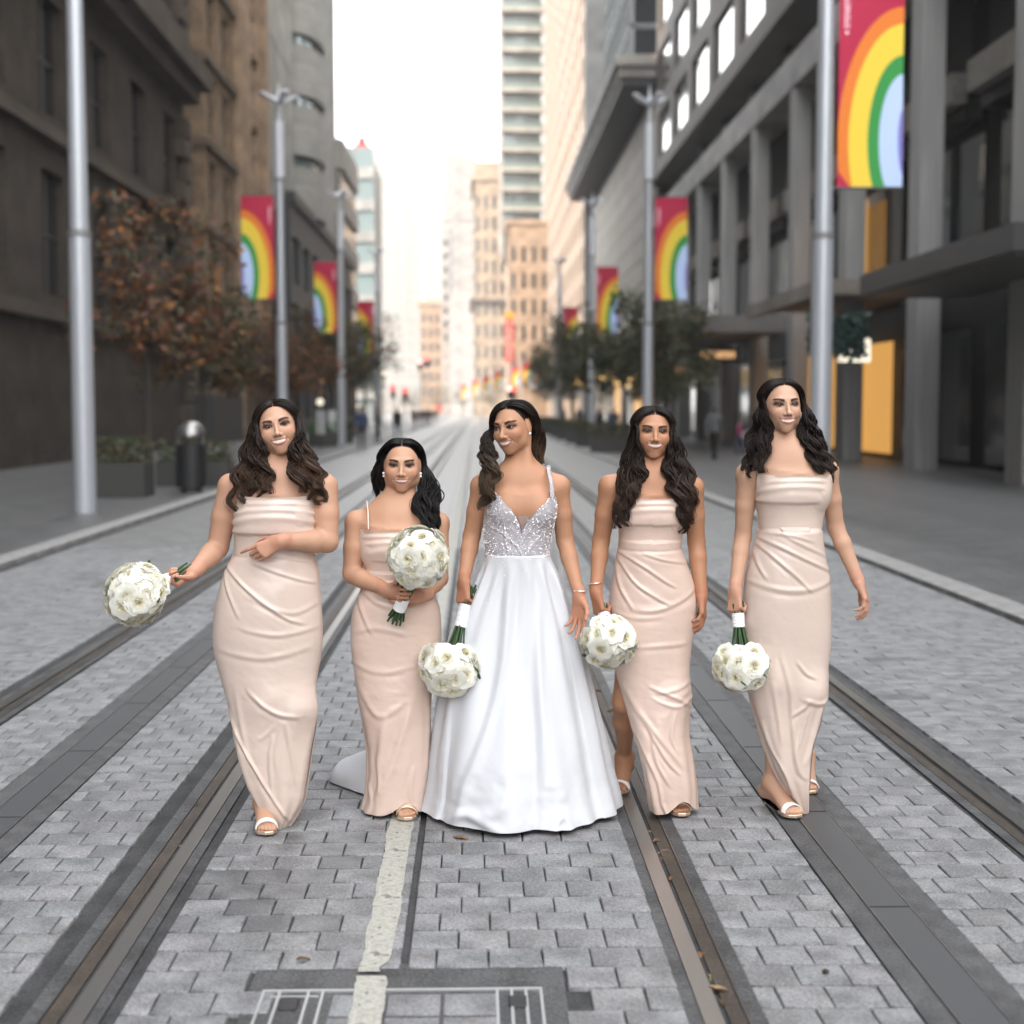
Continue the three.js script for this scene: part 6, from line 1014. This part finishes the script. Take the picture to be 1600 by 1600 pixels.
// ------------------------------------------------------------------ the bride
const W3 = woman({
  label: 'bride in a white gown with beaded V neck bodice, head turned aside and laughing', d: 5.65, base: [810, 1290],
  skin: [0.45, 0.235, 0.14], head: { eye: [786, 668.6], roll: 0.14, yaw: -0.56, pitch: 0.02, s: 0.97, z: 0.06 }, neckX: 0.01,
  face: { smile: 1.25, wide: 3.2, open: 0.9, jaw: 0.98, mouthY: -6.2, hairTop: 7.2, eye: 0.5, gaze: -0.3, blush: [0.4, 0.14, 0.085], light: [0.6, 0.38, 0.25], part: 0.8 },
  hair: { root: [0.011, 0.008, 0.0065], tip: [0.11, 0.07, 0.042], tipMix: 0.8, volume: 1.1, thick: 1.1, sides: [
    { n: 220, inner: [[768, 680, -0.01], [766, 702, 0.04], [773, 724, 0.10], [774, 748, 0.13], [764, 780, 0.14], [757, 802, 0.13]], outer: [[760, 676, -0.03], [754, 700, 0.02], [755, 730, 0.09], [751, 755, 0.10], [751, 780, 0.11], [752, 806, 0.11]], phase: 2.4, amp: 0.017, len: 0.085, coil: 0.8, p0: 50, b0: 40, deep: 0.05 },
    { n: 170, inner: [[829, 690, -0.06], [828, 708, -0.07], [831, 727, -0.08]], outer: [[845, 660, -0.05], [849, 700, -0.06], [853, 732, -0.08]], phase: 0.5, amp: 0.006, len: 0.14, p0: 50, b0: -12, deep: 0.04 }] },
  rows: [[775, 764, 866], [800, 759, 867], [837, 757, 860], [867, 760, 856.5], [900, 750, 868], [950, 724, 886], [996, 705, 901], [1092, 687, 925], [1175, 674, 945], [1230, 666, 957], [1283, 654, 971]],
  depth: (y, hw) => (y > 1.02 ? 0.108 : lerp(0.108, 0.36, sst(1.02, -0.15, y))), zOf: (y) => -0.02 * sst(0.8, 0, y),
  bustY: (J) => J(814, 795).y, bustX: 0.062, bustZ: 0.07, chest: 0.125, neck: 0.05,
  arms: [
    { s: [753, 759, -0.01], e: [737, 838, -0.04], w: [725, 906, 0.06], r: [0.044, 0.041, 0.035, 0.034, 0.023], hand: { D: [-0.05, -0.95, 0.2], N: [0.6, 0, -0.7], side: -1, curl: [0.9, 1.0, 1.05, 1.1], thumb: { out: 0.5, in: 0.6 } } },
    { s: [873, 760, -0.01], e: [883, 846, -0.03], w: [905, 932, 0.1], r: [0.044, 0.041, 0.035, 0.033, 0.0225], hand: { D: [-0.05, -0.97, 0.15], N: [-0.5, 0.1, 0.7], side: -1, curl: [[0.1, 0.2, 0.2], [0.2, 0.3, 0.2], [0.35, 0.4, 0.3], [0.45, 0.5, 0.3]], spread: 0.1, thumb: { out: 0.75, in: 0.4 } } }],
  legs: [{ hip: [790, 985, 0], knee: [790, 1120, 0.05], ankle: [790, 1240, -0.05], ball: [790, 1270, 0.05], side: 1 }, { hip: [830, 985, 0], knee: [830, 1120, 0], ankle: [830, 1240, -0.1], ball: [830, 1272, 0.0], side: -1 }],
});
{
  const { d, sh } = W3, px = (y) => at(800, y, d).y, waist = px(867), X = (x, y = 800) => at(x, y, d).x;
  // bodice: the front top edge runs down in a V, the sides rise to the straps
  const vx = X(817, 835), vTop = px(836), cupL = X(774), cupR = X(858), neckTop = px(768);
  const sideTop = px(792), bodTop = (c, s) => { const L = sh.look(px(800)), x = L.cx + L.hw * Math.sign(c) * Math.pow(Math.abs(c), 2 / 2.15); if (s < 0) return px(815); const t = Math.abs(x - vx) / (x < vx ? vx - cupL : cupR - vx); return t < 1 ? lerp(vTop, neckTop, Math.pow(t, 0.55)) : lerp(neckTop, sideTop, sst(1, 1.25, t)); };
  const bust = (x, y, c, s) => { const f = sst(0, 0.4, s); let n = 0; for (const k of [-1, 1]) n += 0.02 * Math.exp(-(((x - sh.look(px(800)).cx - k * 0.064) / 0.055) ** 2) - ((y - px(800)) / 0.06) ** 2); return f * n; };
  const seams = creases([[0.003, 2, 760, 815, 785, 830, 806, 850, 816, 866], [0.003, 2, 862, 818, 842, 835, 826, 852, 819, 866], [0.003, 2.5, 773, 764, 795, 795, 818, 836], [0.003, 2.5, 861, 770, 840, 800, 818, 836], [0.002, 2, 790, 800, 788, 830, 795, 866], [0.002, 2, 846, 800, 848, 830, 840, 866]], d);
  const bodFold = (x, y, c, s, L) => {
    let n = 0.004 + bust(x, y, c, s) + (s > 0 ? seams(x, y) : 0);
    const nx = c / L.hw, nz = s / L.hd, nl = Math.hypot(nx, nz), bx = L.cx + L.hw * Math.sign(c) * Math.pow(Math.abs(c), 2 / 2.15), bz = L.cz + L.hd * Math.sign(s) * Math.pow(Math.abs(s), 2 / 2.15);
    if (s > 0.25) for (let it = 0; it < 3; it++) { const f = W3.torso(bx + nx / nl * n, y, bz + nz / nl * n); if (f < 0.005) n += 0.006 - f; }
    return { n };
  };
  const bod = W3.add('bodice', orient(shellGeometry(sh, { nu: 200, nv: 90, top: bodTop, bottom: () => waist, fold: bodFold })), lace);
  // beads sewn all over it, denser along the seams
  const bp = bod.geometry.attributes.position, bn = bod.geometry.attributes.normal, beads = [];
  const unit = new THREE.OctahedronGeometry(1, 0);
  for (let i = 0; i < 5200; i++) {
    const k = Math.floor(rnd() * bp.count); if (bn.getZ(k) < 0.05) continue;
    const x = bp.getX(k) + W3.cxw, y = bp.getY(k), onSeam = Math.abs(seams(x, y)) > 0.0012;
    if (!onSeam && rnd() < 0.35) continue;
    const g = unit.clone(), r = (onSeam ? rr(0.002, 0.0034) : rr(0.0014, 0.003)); g.scale(r, r * rr(0.7, 1.6), r * 0.6); g.rotateZ(rr(0, 3)); g.rotateX(rr(-0.6, 0.6)); g.rotateY(rr(-0.6, 0.6));
    g.translate(bp.getX(k) + rr(-0.003, 0.003), bp.getY(k) + rr(-0.003, 0.003), bp.getZ(k) + 0.0012); beads.push(g);
  }
  const bd = part(bod, 'beads', merge(beads), sequin); bd.userData.kind = 'stuff';
  // sheer insert in the V
  const ins = []; { const a = W3.J(809, 806, 0.1), b = W3.J(827, 806, 0.1), c = W3.J(818, 838, 0.1), g = new THREE.BufferGeometry(), P = [], I = [], n = 12;
    for (let j = 0; j <= n; j++) for (let i = 0; i <= n; i++) { const u = i / n, v = j / n, p = a.clone().lerp(b, u).lerp(c, v); let f = W3.field(p.x, p.y, p.z), it = 0; while (Math.abs(f - 0.004) > 0.001 && it++ < 12) { p.z -= (f - 0.004) * 0.8; f = W3.field(p.x, p.y, p.z); } P.push(p.x, p.y, p.z); }
    for (let j = 0; j < n; j++) for (let i = 0; i < n; i++) { const q = j * (n + 1) + i; I.push(q, q + n + 1, q + 1, q + 1, q + n + 1, q + n + 2); }
    g.setAttribute('position', new THREE.Float32BufferAttribute(P, 3)); g.setIndex(I); g.computeVertexNormals(); W3.add('mesh_panel', g, mat(0.42, 0.31, 0.28, 0.7)); }
  // straps
  for (const s of [[[863, 777, 0.1], [861, 752, 0.085], [857, 736, 0.05], [857, 728, 0.0]], [[768, 768, 0.1], [765, 750, 0.085], [765, 736, 0.05], [766, 728, 0.0]]]) {
    const pts = curve(s.map((p) => W3.J(...p)), 20); for (const p of pts) for (let i = 0; i < 2; i++) { const f = W3.field(p.x, p.y, p.z); if (f < 0.003) { const e = 0.003, nn = V(W3.field(p.x + e, p.y, p.z) - f, W3.field(p.x, p.y + e, p.z) - f, W3.field(p.x, p.y, p.z + e) - f).normalize(); p.addScaledVector(nn, 0.003 - f); } }
    const g = lockGeometry([{ pts, r: (t) => lerp(0.010, 0.006, t), col: () => [1, 1, 1], flat: 0.35 }], 8); g.deleteAttribute('color'); const st = W3.add('strap', orient(g), lace);
    const bs = []; for (let i = 0; i < 90; i++) { const p = pts[Math.floor(rnd() * pts.length)], q = unit.clone(), r = rr(0.0014, 0.0026); q.scale(r, r, r * 0.7); q.translate(p.x + rr(-0.007, 0.007) - W3.cxw, p.y + rr(-0.004, 0.004), p.z + 0.0045 + d); bs.push(q); }
    part(st, 'beads', merge(bs), sequin).userData.kind = 'stuff';
  }
  // belt line of beads
  { const bs = []; for (let i = 0; i < 210; i++) { const th = lerp(0.02, Math.PI - 0.02, i / 209), L = sh.look(waist), g = new THREE.SphereGeometry(0.0026, 6, 5); g.translate(L.cx + (L.hw + 0.008) * Math.cos(th) - W3.cxw, waist + 0.001 + (i % 2 ? 0.0025 : -0.0025), L.cz + (L.hd + 0.008) * Math.sin(th) + d); bs.push(g); } part(W3.root, 'belt', merge(bs), sequin); }
  // skirt: wide A line, soft pleats that open downwards, hem resting on the paving
  const cr = creases([[0.016, 8, 792, 872, 789, 996, 762, 1120, 731, 1211, 716, 1292], [0.014, 7, 842, 872, 838, 1037, 842, 1147, 839, 1275], [0.012, 7, 850, 874, 879, 941, 904, 1037, 933, 1150], [0.012, 8, 770, 874, 740, 960, 715, 1060, 690, 1190], [0.008, 7, 815, 870, 813, 960, 800, 1060], [0.008, 6, 858, 880, 880, 980, 893, 1060], [0.02, 9, 715, 1300, 745, 1272, 790, 1280, 820, 1300], [0.018, 9, 700, 1262, 735, 1240, 790, 1262], [0.018, 9, 835, 1282, 860, 1262, 900, 1282, 930, 1290], [0.02, 8, 850, 1262, 868, 1240, 880, 1272], [0.012, 9, 800, 1195, 780, 1230, 740, 1240], [0.012, 9, 690, 1262, 705, 1290, 730, 1302]], d, 0.75, 0.9);
  const hemY = 0.022;
  const sk = shellGeometry(sh, { nu: 300, nv: 180, top: () => waist + 0.003, bottom: () => hemY, exp: 2.0, fold: (x, y, c, s, L) => {
    const th = Math.atan2(s, c), t = sst(waist, 0, y);
    let n = 0.009 + 0.024 * Math.pow(t, 1.3) * (0.55 * Math.sin(6 * th + 0.8) + 0.35 * Math.sin(11 * th + 2.0) + 0.2 * Math.sin(17 * th)) * (Math.abs(c) > 0.8 ? 0.35 : 1);
    n += 0.006 * sst(waist, waist - 0.1, y) * Math.sin(15 * th + 1.0);
    if (s > -0.1) n += cr(x, y) * sst(-0.1, 0.3, s);
    n += 0.02 * sst(0.45, 0, y) * (fbm(x * 5, y * 5, 3 + s) - 0.5) * 2;
    if (y < 0.09) n += 0.02 * (1 - y / 0.09) * (fbm(th * 3, 2, 1) - 0.3);
    if (s > 0.75) n += 0.06 * sst(0.75, 1, s) * sst(0.6, 0, y) * Math.exp(-(((x - X(775, 1300)) / 0.12) ** 2));
    return { n, y: s > 0 ? 0 : 0 };
  } });
  const skirt = W3.add('skirt', orient(sk), gownMat);
  // beaded sprigs near the waist
  const sp = skirt.geometry.attributes.position, sn = skirt.geometry.attributes.normal, sb = [];
  for (let i = 0; i < 1500; i++) { const k = Math.floor(rnd() * sp.count), y = sp.getY(k); if (sn.getZ(k) < 0.1) continue; const x = sp.getX(k) + W3.cxw, v = (waist - y) / 0.28; if (v > 1 || rnd() < v * 0.8 || noise(x * 40, y * 14, 3) < 0.58) continue; const g = unit.clone(), r = rr(0.0015, 0.003); g.scale(r, r * rr(0.8, 1.8), r * 0.6); g.rotateZ(rr(0, 3)); g.translate(sp.getX(k), y, sp.getZ(k) + 0.001); sb.push(g); }
  part(skirt, 'beads', merge(sb), pearl).userData.kind = 'stuff';
  // train lying out behind her to the left: a fat rolled fold of cloth
  { const list = [], n = 46, P = [], I = [], m = 40, a = onGround(520, 1214), rootP = V(W3.J(700, 1100).x, 0, -d - 0.25);
    for (let j = 0; j <= n; j++) for (let i = 0; i <= m; i++) {
      const t = j / n, th = i / m * Math.PI * 2, c = a.clone().lerp(rootP, t), hgt = lerp(0.065, 0.36, Math.pow(t, 1.25)), wd = lerp(0.085, 0.3, t), tip = Math.pow(sst(-0.02, 0.12, t), 0.6);
      const along = rootP.clone().sub(a).setY(0).normalize(), side = V(-along.z, 0, along.x), rip = 1 + 0.1 * Math.sin(4 * th + 6 * t) * t + 0.06 * (fbm(t * 6, th, 2) - 0.5);
      const yy = 0.01 + (Math.sin(th) > 0 ? hgt * Math.sin(th) * tip * rip : 0.0), sw = Math.cos(th) * wd * tip * rip;
      P.push(c.x + side.x * sw, yy, c.z + side.z * sw); }
    for (let j = 0; j < n; j++) for (let i = 0; i < m; i++) { const q = j * (m + 1) + i; I.push(q, q + 1, q + m + 1, q + 1, q + m + 2, q + m + 1); }
    const g = new THREE.BufferGeometry(); g.setAttribute('position', new THREE.Float32BufferAttribute(P, 3)); g.setAttribute('uv', new THREE.Float32BufferAttribute(P.filter((_, i) => i % 3 < 2), 2)); g.setIndex(I); g.computeVertexNormals(); W3.add('train', orient(g), gownMat); }
  // thin veil hanging behind her
  { const P = [], I = [], n = 60, m = 50; const T0 = W3.J(770, 735, -0.1), T1 = W3.J(862, 735, -0.1);
    for (let j = 0; j <= n; j++) for (let i = 0; i <= m; i++) { const u = i / m, v = j / n, xl = lerp(T0.x, X(694, 1100), Math.pow(v, 0.8)), xr = lerp(T1.x, X(915, 1100), Math.pow(v, 0.9)); P.push(lerp(xl, xr, u), lerp(T0.y, 0.28, v), -d - 0.16 - 0.18 * v + (0.012 + 0.02 * v) * Math.sin(u * 34 + 2 * v)); }
    for (let j = 0; j < n; j++) for (let i = 0; i < m; i++) { const q = j * (m + 1) + i; I.push(q, q + m + 1, q + 1, q + 1, q + m + 1, q + m + 2); }
    const g = new THREE.BufferGeometry(); g.setAttribute('position', new THREE.Float32BufferAttribute(P, 3)); g.setIndex(I); g.computeVertexNormals();
    W3.add('veil', g, mat(0.9, 0.9, 0.92, 0.8, { transparent: true, opacity: 0.32 })); }
  earring(W3, 1, pearl, 0); bracelet(W3, W3.arms[1], -0.02, 0.027);
}
// ------------------------------------------------------------------ bouquets
const petalMat = mat(1, 1, 1, 0.62, { vertexColors: true, transmission: 0.18, thickness: 0, sheen: 0.2, sheenColor: new THREE.Color(1, 1, 0.95), sheenRoughness: 0.6 });
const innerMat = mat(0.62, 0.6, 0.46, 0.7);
const stemMat = mat(0.03, 0.075, 0.022, 0.5), leafMat = mat(0.03, 0.07, 0.02, 0.45), ribbonMat = mat(0.82, 0.82, 0.84, 0.4);
function roseGeometry(s) {
  seed = 1000 + s; const P = [], C = [], I = [];
  const petal = (ang, r, h, wd, open, curl, c, k0) => {
    const n = 5, base = P.length / 3;
    for (let j = 0; j <= n; j++) for (let i = 0; i <= n; i++) {
      const v = j / n, u = i / n * 2 - 1, wv = wd * Math.pow(Math.sin(Math.PI * (0.12 + 0.78 * v) * 0.62), 0.8) * (1 - 0.18 * v * v), a2 = ang + u * wv / Math.max(0.3, r);
      let rad = r * (0.35 + 0.65 * v) + open * v * v, y = h * v - 0.1 * h * u * u * v;
      const lip = Math.max(0, v - 0.72) / 0.28; rad += curl * lip * lip; y -= curl * 0.55 * lip * lip * lip; rad += 0.075 * Math.sin(u * 4.5 + ang * 7) * v * v; y += 0.05 * Math.sin(u * 6 + ang * 11) * v * v;
      P.push(Math.cos(a2) * rad, y, Math.sin(a2) * rad);
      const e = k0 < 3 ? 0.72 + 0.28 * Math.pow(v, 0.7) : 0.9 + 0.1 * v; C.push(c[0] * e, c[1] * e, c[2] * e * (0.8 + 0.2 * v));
    }
    for (let j = 0; j < n; j++) for (let i = 0; i < n; i++) { const q = base + j * (n + 1) + i; I.push(q, q + n + 1, q + 1, q + 1, q + n + 1, q + n + 2); }
  };
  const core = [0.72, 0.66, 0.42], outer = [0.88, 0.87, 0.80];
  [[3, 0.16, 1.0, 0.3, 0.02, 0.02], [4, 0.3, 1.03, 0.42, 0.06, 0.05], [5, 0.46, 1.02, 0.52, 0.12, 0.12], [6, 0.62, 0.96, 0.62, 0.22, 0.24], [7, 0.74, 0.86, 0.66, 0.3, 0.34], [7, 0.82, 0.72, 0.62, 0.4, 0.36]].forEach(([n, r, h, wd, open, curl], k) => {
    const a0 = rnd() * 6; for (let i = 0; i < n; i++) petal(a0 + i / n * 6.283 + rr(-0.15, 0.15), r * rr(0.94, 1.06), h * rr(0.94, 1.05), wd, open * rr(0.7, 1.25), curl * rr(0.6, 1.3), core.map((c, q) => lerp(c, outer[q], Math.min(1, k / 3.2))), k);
  });
  const g = new THREE.BufferGeometry(); g.setAttribute('position', new THREE.Float32BufferAttribute(P, 3)); g.setAttribute('color', new THREE.Float32BufferAttribute(C, 3)); g.setIndex(I); g.computeVertexNormals(); g.translate(0, -0.55, 0); return g;
}
const roses = [1, 2, 3, 4].map(roseGeometry);
// C centre of the flower dome, A unit axis from the flowers down the stems
function bouquet(label, C, A, R, o) {
  const t = thing('bouquet', label, 'bouquet', C.toArray(), 'round white rose bouquets carried by the women'); seed = o.seed;
  const n = o.n ?? 64, up = A.clone().negate(), qa = new THREE.Quaternion().setFromUnitVectors(V(0, 1, 0), up);
  for (let i = 0; i < n; i++) {
    const y = 1 - (i + 0.5) / n * 1.62, rad = Math.sqrt(Math.max(0, 1 - y * y)), th = i * 2.39996, dir = V(rad * Math.cos(th), y, rad * Math.sin(th));
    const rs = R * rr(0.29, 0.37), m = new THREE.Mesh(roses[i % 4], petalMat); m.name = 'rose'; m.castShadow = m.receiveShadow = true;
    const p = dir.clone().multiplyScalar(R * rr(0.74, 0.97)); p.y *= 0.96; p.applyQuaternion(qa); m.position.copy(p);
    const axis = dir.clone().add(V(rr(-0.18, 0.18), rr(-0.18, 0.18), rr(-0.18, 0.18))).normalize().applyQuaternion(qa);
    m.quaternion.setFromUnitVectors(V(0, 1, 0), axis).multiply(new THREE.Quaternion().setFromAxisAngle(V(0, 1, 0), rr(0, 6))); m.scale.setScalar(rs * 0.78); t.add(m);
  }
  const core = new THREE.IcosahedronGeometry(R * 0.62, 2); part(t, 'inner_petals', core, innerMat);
  for (let i = 0; i < 2; i++) { // leaf tips between the flowers
    const dir = V(rr(-1, 1), rr(-0.5, 1), rr(-1, 1)).normalize().applyQuaternion(qa), g = new THREE.SphereGeometry(1, 8, 6); g.scale(0.012, 0.022, 0.004); const m = part(t, 'leaf', g, leafMat); m.position.copy(dir.multiplyScalar(R * 1.0)); m.rotation.set(rr(0, 3), rr(0, 3), rr(0, 3)); }
  const L = o.len, bindAt = o.bind ?? 0.5;
  for (let i = 0; i < 14; i++) {
    const th = i * 2.4, r0 = 0.018 * Math.sqrt((i + 0.5) / 14), side = V(Math.cos(th), 0, Math.sin(th)).applyQuaternion(qa);
    const a = A.clone().multiplyScalar(R * 0.55).addScaledVector(side, r0 * 2.2), b = A.clone().multiplyScalar(R + (L - R) * bindAt).addScaledVector(side, r0), c = A.clone().multiplyScalar(L * rr(0.95, 1.02)).addScaledVector(side, r0 * 1.9);
    const g = tube(curve([a, b, c], 8), 0.0042, 7); g.deleteAttribute('color'); part(t, 'stem', orient(g), stemMat);
  }
  const w0 = A.clone().multiplyScalar(R + (L - R) * (bindAt - o.wrap / 2)), w1 = A.clone().multiplyScalar(R + (L - R) * (bindAt + o.wrap / 2)), rings = [];
  for (let k = 0; k < 9; k++) { const c0 = w0.clone().lerp(w1, k / 9), c1 = w0.clone().lerp(w1, (k + 1) / 9); rings.push(cyl(c0, c1, 0.0245 + 0.0012 * (k % 2), 0.0245 + 0.0012 * ((k + 1) % 2), 18)); }
  part(t, 'ribbon', merge(rings), ribbonMat);
  return t;
}
{
  const held = (w, k, px, py, dz, R, beyond, label, o) => { const a = w.arms[k], C = at(px, py, w.d - dz), G = a.grip.clone().addScaledVector(a.N, 0.02), A = G.clone().sub(C), L = A.length() + beyond; bouquet(label, C, A.normalize(), R, { ...o, len: L, bind: clamp((L - beyond - R - (o.below ?? 0)) / (L - R), 0.1, 0.9) }); };
  held(W2, 0, 655, 872, 0.27, 0.118, 0.13, 'white rose bouquet held at the shortest woman\'s chest, stems pointing down left', { wrap: 0.3, below: -0.045, seed: 11 });
  held(W3, 0, 704, 1043, 0.13, 0.122, 0.07, 'white rose bouquet with jewelled ribbon hanging from the bride\'s hand', { wrap: 0.42, below: 0.06, seed: 12 });
  held(W4, 0, 952, 1001, 0.14, 0.108, 0.03, 'white rose bouquet between the bride and the woman with the slit dress', { wrap: 0.4, below: 0.03, seed: 13 });
  held(W5, 0, 1158, 1040, 0.10, 0.112, 0.035, 'white rose bouquet hanging head down from the rightmost woman\'s hand', { wrap: 0.4, below: 0.04, seed: 14 });
  held(W1, 0, 212, 928, 0.30, 0.115, 0.085, 'white rose bouquet held sideways by the leftmost woman, cut stems towards the viewer', { wrap: 0.2, below: 0.03, seed: 15 });
}
renderer.render(scene, camera);
